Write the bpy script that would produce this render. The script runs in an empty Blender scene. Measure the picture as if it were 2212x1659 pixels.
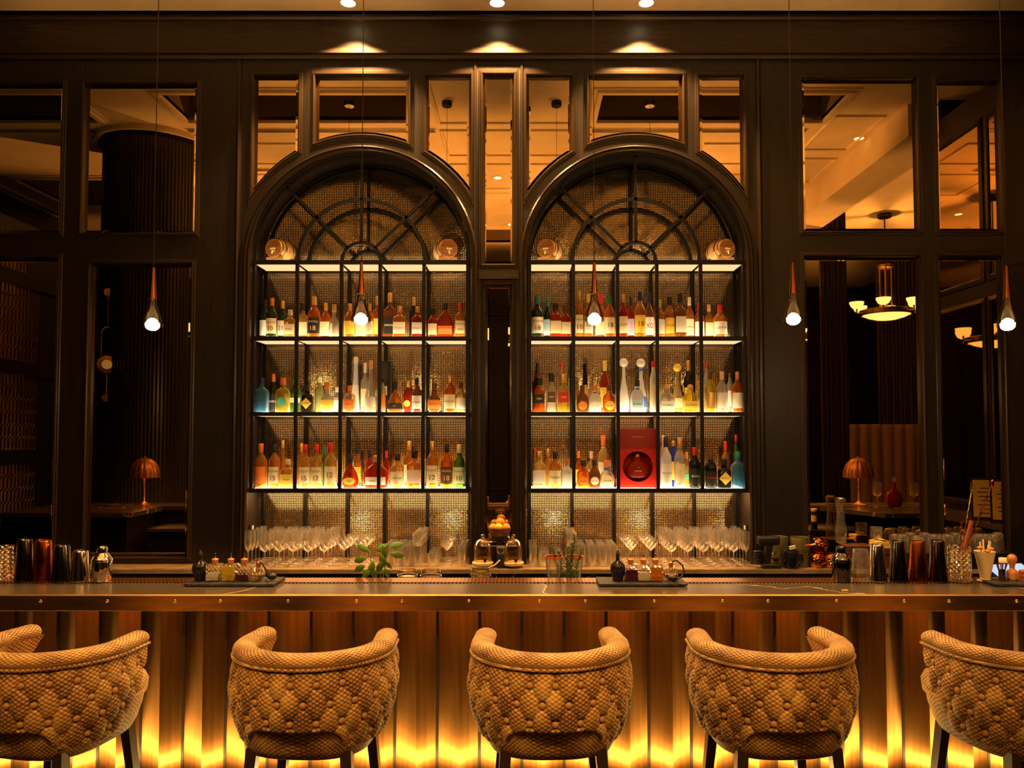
import bpy, bmesh, math, random
from mathutils import Vector, Matrix, Euler
random.seed(7)
PI = math.pi
C = bpy.context.scene.collection
SC = bpy.context.scene
# ------------------------------------------------------------------ camera
FPX, CAMH, PITCH = 1640.0, 1.85, math.radians(2.26)
VX, VY = 1130.0, 869.5
cam_data = bpy.data.cameras.new('camera')
cam_data.sensor_width = 36.0
cam_data.lens = FPX / 2212.0 * 36.0
cam_data.shift_x = -(VX - 1106.0) / 2212.0
cam_data.shift_y = (VY - 829.5) / 2212.0
cam_data.clip_start = 0.05
cam = bpy.data.objects.new('camera', cam_data)
C.objects.link(cam)
cam.location = (0, 0, CAMH)
cam.rotation_euler = (PI / 2 + PITCH, 0, 0)
SC.camera = cam
# ------------------------------------------------------------------ world, view, light paths
world = bpy.data.worlds.new('world')
SC.world = world
world.use_nodes = True
world.node_tree.nodes['Background'].inputs[0].default_value = (1.0, 0.52, 0.2, 1)
world.node_tree.nodes['Background'].inputs[1].default_value = 0.015
SC.view_settings.view_transform = 'Standard'
SC.view_settings.look = 'None'
SC.view_settings.exposure = 0.3
SC.view_settings.gamma = 1.0
SC.view_settings.use_curve_mapping = False
SC.cycles.transparent_max_bounces = 40
SC.cycles.max_bounces = 9
SC.cycles.diffuse_bounces = 3
SC.cycles.glossy_bounces = 5
SC.cycles.transmission_bounces = 9
SC.cycles.caustics_reflective = False
SC.cycles.caustics_refractive = False
SC.cycles.sample_clamp_indirect = 4.0
SC.cycles.blur_glossy = 0.5
WARM = (1.0, 0.51, 0.155)
LED = (1.0, 0.76, 0.42)

def spot(loc, target, power, size, blend=0.4, col=WARM, rad=0.04, name='spot_lamp'):
    l = bpy.data.lights.new(name, 'SPOT')
    l.energy = power; l.color = col; l.spot_size = math.radians(size); l.spot_blend = blend
    l.shadow_soft_size = rad
    o = bpy.data.objects.new(name, l); C.objects.link(o)
    o.location = loc
    d = Vector(target) - Vector(loc)
    o.rotation_euler = d.to_track_quat('-Z', 'Y').to_euler()
    return o

def point(loc, power, col=WARM, rad=0.05, name='bulb_lamp'):
    l = bpy.data.lights.new(name, 'POINT')
    l.energy = power; l.color = col; l.shadow_soft_size = rad
    o = bpy.data.objects.new(name, l); C.objects.link(o)
    o.location = loc
    return o

# where the photo's points lie in the room
def pt(u, v, y):
    X = (u - VX) / FPX; Yc = -(v - VY) / FPX
    t = y / (math.cos(PITCH) - Yc * math.sin(PITCH))
    return Vector((X * t, y, CAMH + t * (Yc * math.cos(PITCH) + math.sin(PITCH))))
def zz(v, y): return pt(1106, v, y).z
def xx(u, y, v=934): return pt(u, v, y).x

# ------------------------------------------------------------------ mesh helpers
class MB:
    def __init__(s): s.v = []; s.f = []; s.uv = []
    def add(s, vs, fs):
        o = len(s.v); s.v += [tuple(p) for p in vs]; s.f += [tuple(i + o for i in f) for f in fs]
        return s
    def box(s, lo, hi, rot=None, piv=None):
        (a, b, c), (d, e, f) = lo, hi
        vs = [(a,b,c),(d,b,c),(d,e,c),(a,e,c),(a,b,f),(d,b,f),(d,e,f),(a,e,f)]
        if rot is not None:
            pv = Vector(piv) if piv is not None else (Vector(lo) + Vector(hi)) / 2
            M = Euler(rot).to_matrix()
            vs = [tuple(M @ (Vector(p) - pv) + pv) for p in vs]
        return s.add(vs, [(0,3,2,1),(4,5,6,7),(0,1,5,4),(1,2,6,5),(2,3,7,6),(3,0,4,7)])
    def rbox(s, lo, hi, r):
        # box with bevelled vertical and horizontal edges (rounded look, 3-step)
        (a,b,c),(d,e,f) = lo, hi
        prof = [(r,0),(r*.3,r*.3),(0,r)]
        zs = [(c+q, p) for p,q in prof] + [(f-q, p) for p,q in reversed(prof)]
        rings = []
        for z, ins in zs:
            a1,b1,d1,e1 = a+ins,b+ins,d-ins,e-ins
            rr = r
            ring = []
            for (cx,cy,t0) in ((d1-rr,e1-rr,0),(a1+rr,e1-rr,90),(a1+rr,b1+rr,180),(d1-rr,b1+rr,270)):
                for k in range(4):
                    t = math.radians(t0 + 30*k)
                    ring.append((cx+rr*math.cos(t), cy+rr*math.sin(t), z))
            rings.append(ring)
        return s.rings(rings, True, True)
    def rings(s, rings, cap0=False, cap1=False, closed=True):
        o = len(s.v); n = len(rings[0])
        for r in rings: s.v += [tuple(p) for p in r]
        m = n if closed else n - 1
        for i in range(len(rings) - 1):
            for j in range(m):
                k = (j + 1) % n
                s.f.append((o+i*n+j, o+i*n+k, o+(i+1)*n+k, o+(i+1)*n+j))
        if cap0: s.f.append(tuple(o + j for j in reversed(range(n))))
        if cap1: s.f.append(tuple(o + (len(rings)-1)*n + j for j in range(n)))
        return s
    def lathe(s, prof, n=20, c=(0,0,0), cap0=True, cap1=True):
        rings = [[(c[0]+r*math.cos(2*PI*j/n), c[1]+r*math.sin(2*PI*j/n), c[2]+z) for j in range(n)] for r, z in prof]
        return s.rings(rings, cap0, cap1)
    def tube(s, pts, r, n=8, caps=True):
        pts = [Vector(p) for p in pts]
        rs = r if isinstance(r, (list, tuple)) else [r] * len(pts)
        rings = []; up = None
        for i, p in enumerate(pts):
            t = (pts[min(i+1, len(pts)-1)] - pts[max(i-1, 0)]).normalized()
            if up is None:
                up = Vector((0,0,1)) if abs(t.z) < .9 else Vector((1,0,0))
            a = t.cross(up).normalized(); b = a.cross(t).normalized(); up = b
            rings.append([p + (a*math.cos(2*PI*j/n) + b*math.sin(2*PI*j/n)) * rs[i] for j in range(n)])
        return s.rings(rings, caps, caps)
    def sphere(s, c, r, n=12, m=8, sc=(1,1,1)):
        rings = [[(c[0]+sc[0]*r*math.sin(PI*i/m)*math.cos(2*PI*j/n), c[1]+sc[1]*r*math.sin(PI*i/m)*math.sin(2*PI*j/n), c[2]-sc[2]*r*math.cos(PI*i/m)) for j in range(n)] for i in range(1, m)]
        o = len(s.v)
        s.rings(rings)
        s.v += [(c[0],c[1],c[2]-sc[2]*r),(c[0],c[1],c[2]+sc[2]*r)]
        b, t = len(s.v)-2, len(s.v)-1
        for j in range(n):
            k=(j+1)%n
            s.f.append((b, o+k, o+j)); s.f.append((t, o+(m-2)*n+j, o+(m-2)*n+k))
        return s
    def sweep(s, path, prof, y0=0.0, closed=False, mp=None):
        # path in (x,z), walked counter-clockwise as the camera sees it; prof = (outward offset, y)
        n = len(path); rings = []
        for i, p in enumerate(path):
            if closed: a, b = path[i-1], path[(i+1) % n]
            else: a, b = path[max(i-1,0)], path[min(i+1,n-1)]
            def nrm(q, w):
                dx, dz = w[0]-q[0], w[1]-q[1]; L = math.hypot(dx, dz) or 1
                return (dz/L, -dx/L)
            n1 = nrm(a, p) if a != p else None
            n2 = nrm(p, b) if b != p else None
            n1 = n1 or n2; n2 = n2 or n1
            mx, mz = n1[0]+n2[0], n1[1]+n2[1]
            k = 2.0 / max(mx*mx + mz*mz, .3)
            mx, mz = mx*k/1.0, mz*k/1.0
            rings.append([(p[0]+mx*o, y0+y, p[1]+mz*o) for o, y in prof])
        if closed: rings.append(rings[0])
        if mp: rings = [[mp(*q) for q in r] for r in rings]
        return s.rings(rings, closed=False)
    def mesh(s, name, smooth=None):
        me = bpy.data.meshes.new(name)
        me.from_pydata(s.v, [], s.f)
        if s.uv:
            lay = me.uv_layers.new(name='UVMap')
            vi = [0]*len(me.loops); me.loops.foreach_get('vertex_index', vi)
            flat = []
            for i in vi: flat += list(s.uv[i])
            lay.data.foreach_set('uv', flat)
        if smooth is not None:
            me.polygons.foreach_set('use_smooth', [True]*len(me.polygons))
            if smooth < 180: me.set_sharp_from_angle(angle=math.radians(smooth))
        me.update()
        return me
    def obj(s, name, mat, parent=None, smooth=None, loc=None):
        return link(name, s.mesh(name, smooth), mat, parent, loc)

def link(name, me, mat, parent=None, loc=None, rot=None):
    o = bpy.data.objects.new(name, me); C.objects.link(o)
    if mat is not None and me is not None and len(me.materials) == 0: me.materials.append(mat)
    if parent is not None: o.parent = parent
    if loc is not None: o.location = loc
    if rot is not None: o.rotation_euler = rot
    return o
def tag(o, label, cat, group=None, kind=None):
    o['label'] = label; o['category'] = cat
    if group: o['group'] = group
    if kind: o['kind'] = kind
    return o
def thing(name, label, cat, loc=(0,0,0), rz=0, group=None):
    o = bpy.data.objects.new(name, None); C.objects.link(o)
    o.location = loc; o.rotation_euler = (0,0,rz); o.empty_display_size = .05
    return tag(o, label, cat, group)
def struct(o, label=None, cat=None):
    o['kind'] = 'structure'
    if label: o['label'] = label
    if cat: o['category'] = cat
    return o
def dup(root, loc, rz=None, label=None):
    r = root.copy(); C.objects.link(r); r.location = loc
    if rz is not None: r.rotation_euler = (0,0,rz)
    if label: r['label'] = label
    for ch in list(root.children):
        c = ch.copy(); C.objects.link(c); c.parent = r
        for g in list(ch.children):
            d = g.copy(); C.objects.link(d); d.parent = c
    return r
def arc(cx, cz, r, a0, a1, n):
    return [(cx + r*math.cos(math.radians(a0+(a1-a0)*i/n)), cz + r*math.sin(math.radians(a0+(a1-a0)*i/n))) for i in range(n+1)]

# lettering and cut-out sheets are curves turned to meshes in one go
_pending = []
def sheet(loops, thick, key):
    cu = bpy.data.curves.new(key, 'CURVE'); cu.dimensions = '2D'; cu.fill_mode = 'BOTH'; cu.extrude = thick/2
    for L in loops:
        sp = cu.splines.new('POLY'); sp.points.add(len(L)-1); sp.use_cyclic_u = True
        for p, q in zip(sp.points, L): p.co = (q[0], q[1], 0, 1)
    o = bpy.data.objects.new(key, cu); C.objects.link(o); _pending.append((key, o))
def word(txt):
    cu = bpy.data.curves.new('text', 'FONT'); cu.body = txt; cu.size = 1; cu.align_x = 'CENTER'; cu.align_y = 'CENTER'; cu.resolution_u = 2
    o = bpy.data.objects.new('text', cu); C.objects.link(o); _pending.append(('T:' + txt, o))
FLAT = {}
def bake():
    dg = bpy.context.evaluated_depsgraph_get()
    dg.update()
    for k, o in _pending:
        FLAT[k] = bpy.data.meshes.new_from_object(o.evaluated_get(dg))
    for k, o in _pending:
        cu = o.data; bpy.data.objects.remove(o); bpy.data.curves.remove(cu)
    _pending.clear()

# ------------------------------------------------------------------ materials
MATS = {}
def lin(c):
    return tuple((x/12.92 if x <= .04045 else ((x+.055)/1.055)**2.4) for x in [k/255 for k in c])
def hexc(h): return lin(tuple(int(h[i:i+2],16) for i in (0,2,4)))
def mat(name, col, rough=.5, metal=0.0, emit=None, es=0.0, spec=.5, trans=0.0, ior=1.45, coat=0, sheen=0):
    m = bpy.data.materials.new(name); m.use_nodes = True
    b = m.node_tree.nodes['Principled BSDF']
    b.inputs['Base Color'].default_value = (*col, 1)
    b.inputs['Roughness'].default_value = rough
    b.inputs['Metallic'].default_value = metal
    b.inputs['Specular IOR Level'].default_value = spec
    b.inputs['IOR'].default_value = ior
    b.inputs['Transmission Weight'].default_value = trans
    b.inputs['Coat Weight'].default_value = coat
    if sheen:
        b.inputs['Sheen Weight'].default_value = sheen
        b.inputs['Sheen Roughness'].default_value = .35
        b.inputs['Sheen Tint'].default_value = (1,.8,.55,1)
    if emit:
        b.inputs['Emission Color'].default_value = (*emit, 1)
        b.inputs['Emission Strength'].default_value = es
    MATS[name] = m
    return m
def nd(m, t, **kw):
    n = m.node_tree.nodes.new(t)
    for k, v in kw.items(): setattr(n, k, v)
    return n
def lk(m, a, b): m.node_tree.links.new(a, b)
def bsdf(m): return m.node_tree.nodes['Principled BSDF']

def noise_mix(m, c1, c2, scale, stretch=(1,1,1), bump=0.0, lo=.35, hi=.65, detail=4, rough=None):
    tc = nd(m, 'ShaderNodeTexCoord'); mp = nd(m, 'ShaderNodeMapping')
    mp.inputs['Scale'].default_value = stretch
    nz = nd(m, 'ShaderNodeTexNoise'); nz.inputs['Scale'].default_value = scale; nz.inputs['Detail'].default_value = detail
    cr = nd(m, 'ShaderNodeValToRGB')
    cr.color_ramp.elements[0].position = lo; cr.color_ramp.elements[0].color = (*c1, 1)
    cr.color_ramp.elements[1].position = hi; cr.color_ramp.elements[1].color = (*c2, 1)
    lk(m, tc.outputs['Object'], mp.inputs['Vector']); lk(m, mp.outputs[0], nz.inputs['Vector'])
    lk(m, nz.outputs['Fac'], cr.inputs['Fac']); lk(m, cr.outputs[0], bsdf(m).inputs['Base Color'])
    if bump:
        bp = nd(m, 'ShaderNodeBump'); bp.inputs['Strength'].default_value = bump; bp.inputs['Distance'].default_value = .002
        lk(m, nz.outputs['Fac'], bp.inputs['Height']); lk(m, bp.outputs[0], bsdf(m).inputs['Normal'])
    if rough:
        mr = nd(m, 'ShaderNodeMapRange'); mr.inputs['To Min'].default_value = rough[0]; mr.inputs['To Max'].default_value = rough[1]
        lk(m, nz.outputs['Fac'], mr.inputs['Value']); lk(m, mr.outputs[0], bsdf(m).inputs['Roughness'])
    return m

wood = noise_mix(mat('dark_oak', (.04,.025,.015), .42), (.0072,.0040,.0020), (.015,.0086,.0044), 6, (9,9,.7), .5)
wood_h = noise_mix(mat('dark_oak_across', (.04,.025,.015), .42), (.011,.006,.0031), (.026,.0146,.0076), 6, (.7,9,9), .5)
trimwood = mat('dark_oak_moulding', (.022,.013,.007), .27)
plaster = noise_mix(mat('ceiling_plaster', (.7,.6,.45), .8), (.70,.56,.36), (.78,.63,.41), 3)
coffer_m = mat('coffer_brown', (.16,.10,.06), .6)
mirror = mat('bronze_mirror', (.56,.395,.21), .012, 1.0)
steel_blk = mat('black_steel', (.004,.0035,.003), .45, spec=.25)
brass = noise_mix(mat('brushed_brass', (.6,.36,.12), .25, 1.0), (.33,.145,.038), (.41,.19,.053), 9, (6,6,.25), 0, rough=(.27,.36))
brass_edge = noise_mix(mat('aged_brass_edge', (.36,.2,.07), .33, 1.0), (.30,.17,.06), (.42,.24,.09), 5, (1,6,6), .03)
brass_plain = mat('plain_brass', (.65,.40,.15), .25, 1.0)
copper = mat('polished_copper', (.75,.24,.075), .13, 1.0)
steel = mat('polished_steel', (.75,.68,.58), .1, 1.0)
darksteel = mat('gunmetal', (.13,.115,.10), .14, 1.0)
blackpl = mat('black_plastic', (.012,.011,.010), .35)
floor_m = noise_mix(mat('dark_floor', (.03,.02,.012), .35), (.02,.013,.008), (.05,.03,.018), 4)
velvet_dk = mat('dark_curtain', (.045,.028,.016), .9)
booth_m = mat('booth_velvet', (.30,.18,.08), .8, sheen=.4)
white_m = mat('cream_ceramic', (.86,.68,.38), .4)
paper = mat('cream_paper', (.78,.55,.22), .7)
slate = noise_mix(mat('slate_board', (.03,.027,.024), .6), (.018,.016,.014), (.045,.04,.035), 40, bump=.6)

def emis(name, col, s):
    m = bpy.data.materials.new(name); m.use_nodes = True
    nt = m.node_tree; nt.nodes.clear()
    e = nt.nodes.new('ShaderNodeEmission'); e.inputs[0].default_value = (*col, 1); e.inputs[1].default_value = s
    o = nt.nodes.new('ShaderNodeOutputMaterial'); nt.links.new(e.outputs[0], o.inputs[0])
    return m
led_top = emis('lit_shelf_panel', LED, 9.0)
led_crown = emis('lit_crown_panel', LED, 3.2)
led_unders = [emis('lit_shelf_underside_%d' % i, (1.0,.56,.25), q) for i, q in enumerate((1.1,1.1,2.5,13.0))]
led_bar = emis('bar_led_strip', (1.0, .66, .21), 44.0)
bulb_m = emis('warm_bulb', (1.0, .66, .30), 620.0)
downlight_m = emis('downlight_lens', (1.0, .74, .40), 9.0)
chand_m = emis('chandelier_glass', (1.0, .62, .25), 3.2)

def thin_glass(name, tint=(1,1,1), spec=.35, rough=.03, facing=.35, lo=.05, haze=0):
    m = bpy.data.materials.new(name); m.use_nodes = True
    nt = m.node_tree; nt.nodes.clear()
    tr = nt.nodes.new('ShaderNodeBsdfTransparent'); tr.inputs[0].default_value = (*tint, 1)
    gl = nt.nodes.new('ShaderNodeBsdfGlossy'); gl.inputs['Roughness'].default_value = rough; gl.inputs[0].default_value = (1,.97,.9,1)
    lw = nt.nodes.new('ShaderNodeLayerWeight'); lw.inputs[0].default_value = facing
    mr = nt.nodes.new('ShaderNodeMapRange'); mr.inputs['To Min'].default_value = lo; mr.inputs['To Max'].default_value = spec
    mx = nt.nodes.new('ShaderNodeMixShader'); o = nt.nodes.new('ShaderNodeOutputMaterial')
    nt.links.new(lw.outputs['Facing'], mr.inputs['Value']); nt.links.new(mr.outputs[0], mx.inputs[0])
    nt.links.new(tr.outputs[0], mx.inputs[1]); nt.links.new(gl.outputs[0], mx.inputs[2]); nt.links.new(mx.outputs[0], o.inputs[0])
    if haze:   # diffuse white mixed in to imitate the glow of lit glassware
        tl = nt.nodes.new('ShaderNodeBsdfDiffuse'); tl.inputs[0].default_value = (1,.96,.88,1)
        m2 = nt.nodes.new('ShaderNodeMixShader'); m2.inputs[0].default_value = haze
        nt.links.new(mx.outputs[0], m2.inputs[1]); nt.links.new(tl.outputs[0], m2.inputs[2]); nt.links.new(m2.outputs[0], o.inputs[0])
    return m
glass = thin_glass('clear_glass', (.98,.97,.94), .9, .06, .55, .10, .045)
smoke_glass = thin_glass('smoked_glass', (.46,.38,.29), .25, .04, .5, .02)

def textured_mirror():
    # pressed glass with a small pyramid grid over a mirror backing
    m = mat('pressed_pyramid_glass', (.62,.47,.28), .16, 1.0)
    tc = nd(m, 'ShaderNodeTexCoord'); mp = nd(m, 'ShaderNodeMapping')
    mp.inputs['Scale'].default_value = (1/.0138, 0, 1/.0138)
    vo = nd(m, 'ShaderNodeTexVoronoi'); vo.feature = 'F1'; vo.distance = 'CHEBYCHEV'; vo.inputs['Randomness'].default_value = 0; vo.inputs['Scale'].default_value = 1
    bp = nd(m, 'ShaderNodeBump'); bp.invert = True; bp.inputs['Strength'].default_value = 1; bp.inputs['Distance'].default_value = .0042
    lk(m, tc.outputs['Object'], mp.inputs[0]); lk(m, mp.outputs[0], vo.inputs['Vector'])
    lk(m, vo.outputs['Distance'], bp.inputs['Height']); lk(m, bp.outputs[0], bsdf(m).inputs['Normal'])
    cr = nd(m, 'ShaderNodeValToRGB')
    cr.color_ramp.elements[0].position = .15; cr.color_ramp.elements[0].color = (.60,.45,.26,1)
    cr.color_ramp.elements[1].position = .5; cr.color_ramp.elements[1].color = (.07,.045,.022,1)
    lk(m, vo.outputs['Distance'], cr.inputs['Fac']); lk(m, cr.outputs[0], bsdf(m).inputs['Base Color'])
    return m
press = textured_mirror()

def marble():
    m = mat('black_marble', (.02,.018,.015), .22)
    tc = nd(m, 'ShaderNodeTexCoord')
    mp = nd(m, 'ShaderNodeMapping'); mp.inputs['Rotation'].default_value = (0,0,.6)
    wv = nd(m, 'ShaderNodeTexNoise'); wv.inputs['Scale'].default_value = .75; wv.inputs['Detail'].default_value = 5; wv.inputs['Distortion'].default_value = .6
    sub = nd(m, 'ShaderNodeMath', operation='SUBTRACT'); sub.inputs[1].default_value = .5
    ab = nd(m, 'ShaderNodeMath', operation='ABSOLUTE')
    cr = nd(m, 'ShaderNodeValToRGB')
    cr.color_ramp.elements[0].position = 0; cr.color_ramp.elements[0].color = (.55,.40,.22,1)
    cr.color_ramp.elements[1].position = .004; cr.color_ramp.elements[1].color = (.065,.048,.031,1)
    lk(m, tc.outputs['Object'], mp.inputs[0]); lk(m, mp.outputs[0], wv.inputs['Vector']); lk(m, wv.outputs['Fac'], sub.inputs[0])
    lk(m, sub.outputs[0], ab.inputs[0]); lk(m, ab.outputs[0], cr.inputs['Fac']); lk(m, cr.outputs[0], bsdf(m).inputs['Base Color'])
    return m
marble_m = marble()

def perforated():
    m = mat('perforated_copper', (.75,.34,.14), .28, 1.0)
    tc = nd(m, 'ShaderNodeTexCoord'); mp = nd(m, 'ShaderNodeMapping'); mp.inputs['Scale'].default_value = (1/.0185, 1/.0385, 0)
    mp.inputs['Rotation'].default_value = (0,0,0)
    vo = nd(m, 'ShaderNodeTexVoronoi'); vo.distance = 'CHEBYCHEV'; vo.inputs['Randomness'].default_value = 0; vo.inputs['Scale'].default_value = 1
    cr = nd(m, 'ShaderNodeValToRGB'); cr.color_ramp.interpolation = 'CONSTANT'
    cr.color_ramp.elements[0].position = 0; cr.color_ramp.elements[0].color = (.01,.006,.004,1)
    cr.color_ramp.elements[1].position = .24; cr.color_ramp.elements[1].color = (.75,.34,.14,1)
    lk(m, tc.outputs['Object'], mp.inputs[0]); lk(m, mp.outputs[0], vo.inputs['Vector'])
    lk(m, vo.outputs['Distance'], cr.inputs['Fac']); lk(m, cr.outputs[0], bsdf(m).inputs['Base Color'])
    return m
perf_m = perforated()

def snakeskin():
    m = mat('scaled_velvet', (.4,.2,.07), .62, sheen=.35)
    tc = nd(m, 'ShaderNodeTexCoord'); mp = nd(m, 'ShaderNodeMapping')
    mp.inputs['Scale'].default_value = (1/.0152, 1/.0108, 1); mp.inputs['Rotation'].default_value = (0,0,0)
    mp2 = nd(m, 'ShaderNodeMapping'); mp2.inputs['Rotation'].default_value = (0,0,PI/4)
    vo = nd(m, 'ShaderNodeTexVoronoi'); vo.inputs['Randomness'].default_value = .08; vo.inputs['Scale'].default_value = 1
    nz = nd(m, 'ShaderNodeTexNoise'); nz.inputs['Scale'].default_value = 9; nz.inputs['Detail'].default_value = 3
    ad = nd(m, 'ShaderNodeMath', operation='MULTIPLY_ADD'); ad.inputs[1].default_value = .9; ad.inputs[2].default_value = -.45
    sm = nd(m, 'ShaderNodeMath', operation='ADD')
    cr = nd(m, 'ShaderNodeValToRGB')
    e = cr.color_ramp.elements
    e[0].position = .16; e[0].color = (.62,.41,.12,1)
    e[1].position = .62; e[1].color = (.085,.034,.009,1)
    k = e.new(.36); k.color = (.36,.175,.042,1)
    lk(m, tc.outputs['UV'], mp.inputs[0]); lk(m, mp.outputs[0], mp2.inputs[0]); lk(m, mp2.outputs[0], vo.inputs['Vector'])
    lk(m, tc.outputs['UV'], nz.inputs['Vector']); lk(m, nz.outputs['Fac'], ad.inputs[0])
    lk(m, vo.outputs['Distance'], sm.inputs[0]); lk(m, ad.outputs[0], sm.inputs[1])
    lk(m, sm.outputs[0], cr.inputs['Fac']); lk(m, cr.outputs[0], bsdf(m).inputs['Base Color'])
    bp = nd(m, 'ShaderNodeBump'); bp.invert = True; bp.inputs['Strength'].default_value = .5; bp.inputs['Distance'].default_value = .003
    lk(m, vo.outputs['Distance'], bp.inputs['Height']); lk(m, bp.outputs[0], bsdf(m).inputs['Normal'])
    return m
skin = snakeskin()
leg_m = mat('dark_stained_leg', (.028,.016,.009), .35)
# ================================================================== THE ROOM
W = 5.8                      # front face of the panelled bar wall
ZC = 5.35                    # main ceiling
CT = 0.855                   # back counter top
BT = 1.10                    # bar top
XL, XR = xx(779, W, 566), xx(1375, W, 566)      # centres of the two arches
XM = (XL + XR) / 2
ZA = zz(564, W)              # spring line of the arches
RO = .862                    # opening radius

def rect(u0, v0, u1, v1):
    a, b = pt(u0, v0, W), pt(u1, v1, W)
    a2, b2 = pt(u0, v1, W), pt(u1, v0, W)
    x0, x1 = (a.x + a2.x)/2, (b.x + b2.x)/2
    return [(x0, b.z), (x1, b.z), (x1, a.z), (x0, a.z)]
def over_arch(cx):
    R = .99
    zt = zz(162, W)
    def ring_z(x): return ZA + math.sqrt(R*R - (x-cx)**2)
    def shape(xa, xb):
        n = 14
        low = [(xa+(xb-xa)*i/n, ring_z(xa+(xb-xa)*i/n)) for i in range(n+1)]
        return low + [(xb, zt), (xa, zt)]
    return [shape(cx-.845, cx-.492), shape(cx-.368, cx+.368), shape(cx+.492, cx+.845)]

wx0, wx1 = -7.6, 4.3
arch_open = lambda cx: [(cx-RO, CT), (cx+RO, CT)] + arc(cx, ZA, RO, 0, 180, 48)
MIR = {}
for nm, cx in (('left', XL), ('right', XR)):
    for k, s in zip(('west', 'crown', 'east'), over_arch(cx)): MIR[(nm, k)] = s
MIR['centre_high'] = rect(1042, 160, 1111, 571)
MIR['centre_low'] = rect(1047, 613, 1106, 1170)
MIR['a'] = rect(-95, 180, 133, 504)
MIR['b'] = rect(179, 180, 424, 504)
MIR['c'] = rect(-95, 556, 119, 1204)
MIR['d'] = rect(188, 569, 409, 1204)
MIR['e'] = rect(1733, 169, 1984, 500)
MIR['f'] = rect(2025, 173, 2163, 500)
MIR['g'] = rect(1741, 553, 1995, 1204)
MIR['h'] = rect(2033, 553, 2172, 1204)
loops = [[(wx0, CT), (wx1, CT), (wx1, 5.1), (wx0, 5.1)]]
for k, s in MIR.items(): loops.append(s)
# the arches reach down to the counter, so they notch the outline
outer = [(wx0, CT), (XL-RO, CT)] + arc(XL, ZA, RO, 180, 0, 48) + [(XL+RO, CT), (XR-RO, CT)] + arc(XR, ZA, RO, 180, 0, 48) + [(XR+RO, CT), (wx1, CT), (wx1, 5.1), (wx0, 5.1)]
loops[0] = outer
sheet(loops, .05, 'wall_sheet')
# ceiling with sunk coffers (plan view x, y)
COF = [(-3.75, 3.28, -1.2, 3.98), (.82, 3.28, 3.35, 3.98), (-7.0, 3.28, -4.75, 3.98), (-7.0, .1, -4.4, 1.35), (-1.2, -2.2, .9, -1.2)]
cl = [[(-7.6, -6.5), (8.2, -6.5), (8.2, 5.0), (-7.6, 5.0)]]
for a, b, c, d in COF: cl.append([(a, b), (c, b), (c, d), (a, d)])
sheet(cl, .04, 'ceiling_sheet')
WORDS = ['18','12','15','10','1800','SINGLETON','LAMPUR','THE','GLENLIVET','MACALLAN','LAPHROAIG',"HENDRICK'S",'GIN','CHIVAS REGAL','Dewar\'s',
 "Maker's", 'Mark','KRAKEN','MOUNT GAY','MARTELL','Don Julio','PATRON','GREY GOOSE','Ballantine\'s','30','21','ROKU','JINZU','JOHNNIE WALKER',
 'LOUIS XIII','REMY MARTIN','Hennessy','WOODFORD','MONKEY 47','TALISKER','OBAN','DALMORE','DIPLOMATICO','BUMBU','XO','響','ABSOLUT','季','No.3','AMRUT','Hibiki','BROCKMANS',
 'WINE LIST', 'COCKTAILS', 'MENU', 'BAR', 'EXIT', 'A. SALMA', 'SHAKER']
for w in dict.fromkeys(WORDS): word(w)
bake()

def text_part(txt, mat_, parent, size, loc, fn=None, wide=None, rz=0, name='lettering'):
    """lettering as a thin mesh; local x/z plane facing -y, optionally bent by fn(x)->y"""
    src = FLAT['T:' + txt]
    n = len(src.vertices); co = [0.0]*(3*n); src.vertices.foreach_get('co', co)
    xs = co[0::3]
    w = (max(xs) - min(xs)) if xs else 1
    sx = size if wide is None else min(size, wide / max(w, .01))
    vs = [(co[3*i]*sx, (fn(co[3*i]*sx + loc[0]) if fn else 0) , co[3*i+1]*size) for i in range(n)]
    fs = [tuple(p.vertices) for p in src.polygons]
    me = bpy.data.meshes.new(name); me.from_pydata(vs, [], fs); me.update()
    return link(name, me, mat_, parent, loc)

# ---- shell
def xz_sheet(key, y, name, m):
    me = FLAT[key].copy(); me.name = name
    me.transform(Matrix.Rotation(PI/2, 4, 'X')); me.transform(Matrix.Translation((0, y, 0)))
    me.materials.clear()
    return link(name, me, m)
wall_back = struct(xz_sheet('wall_sheet', W + .025, 'wall_back', wood))
me = FLAT['ceiling_sheet']; me.transform(Matrix.Translation((0,0,ZC+.02))); me.materials.clear()
ceiling = struct(link('ceiling', me, plaster))
for i, (a, b, c, d) in enumerate(COF):
    m = MB(); h = ZC + .45
    m.add([(a,b,ZC),(c,b,ZC),(c,d,ZC),(a,d,ZC),(a,b,h),(c,b,h),(c,d,h),(a,d,h)], [(0,1,5,4),(1,2,6,5),(2,3,7,6),(3,0,4,7),(4,5,6,7)])
    m.obj('coffer', coffer_m, ceiling)
    m = MB()
    m.sweep([(a,b),(c,b),(c,d),(a,d)], [(0,.0),(0,-.035),(.05,-.035),(.06,-.012),(.10,-.012),(.10,0)], closed=True, mp=lambda x,y,z: (x, z, ZC + y))
    m.obj('coffer_moulding', plaster, ceiling)
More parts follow.
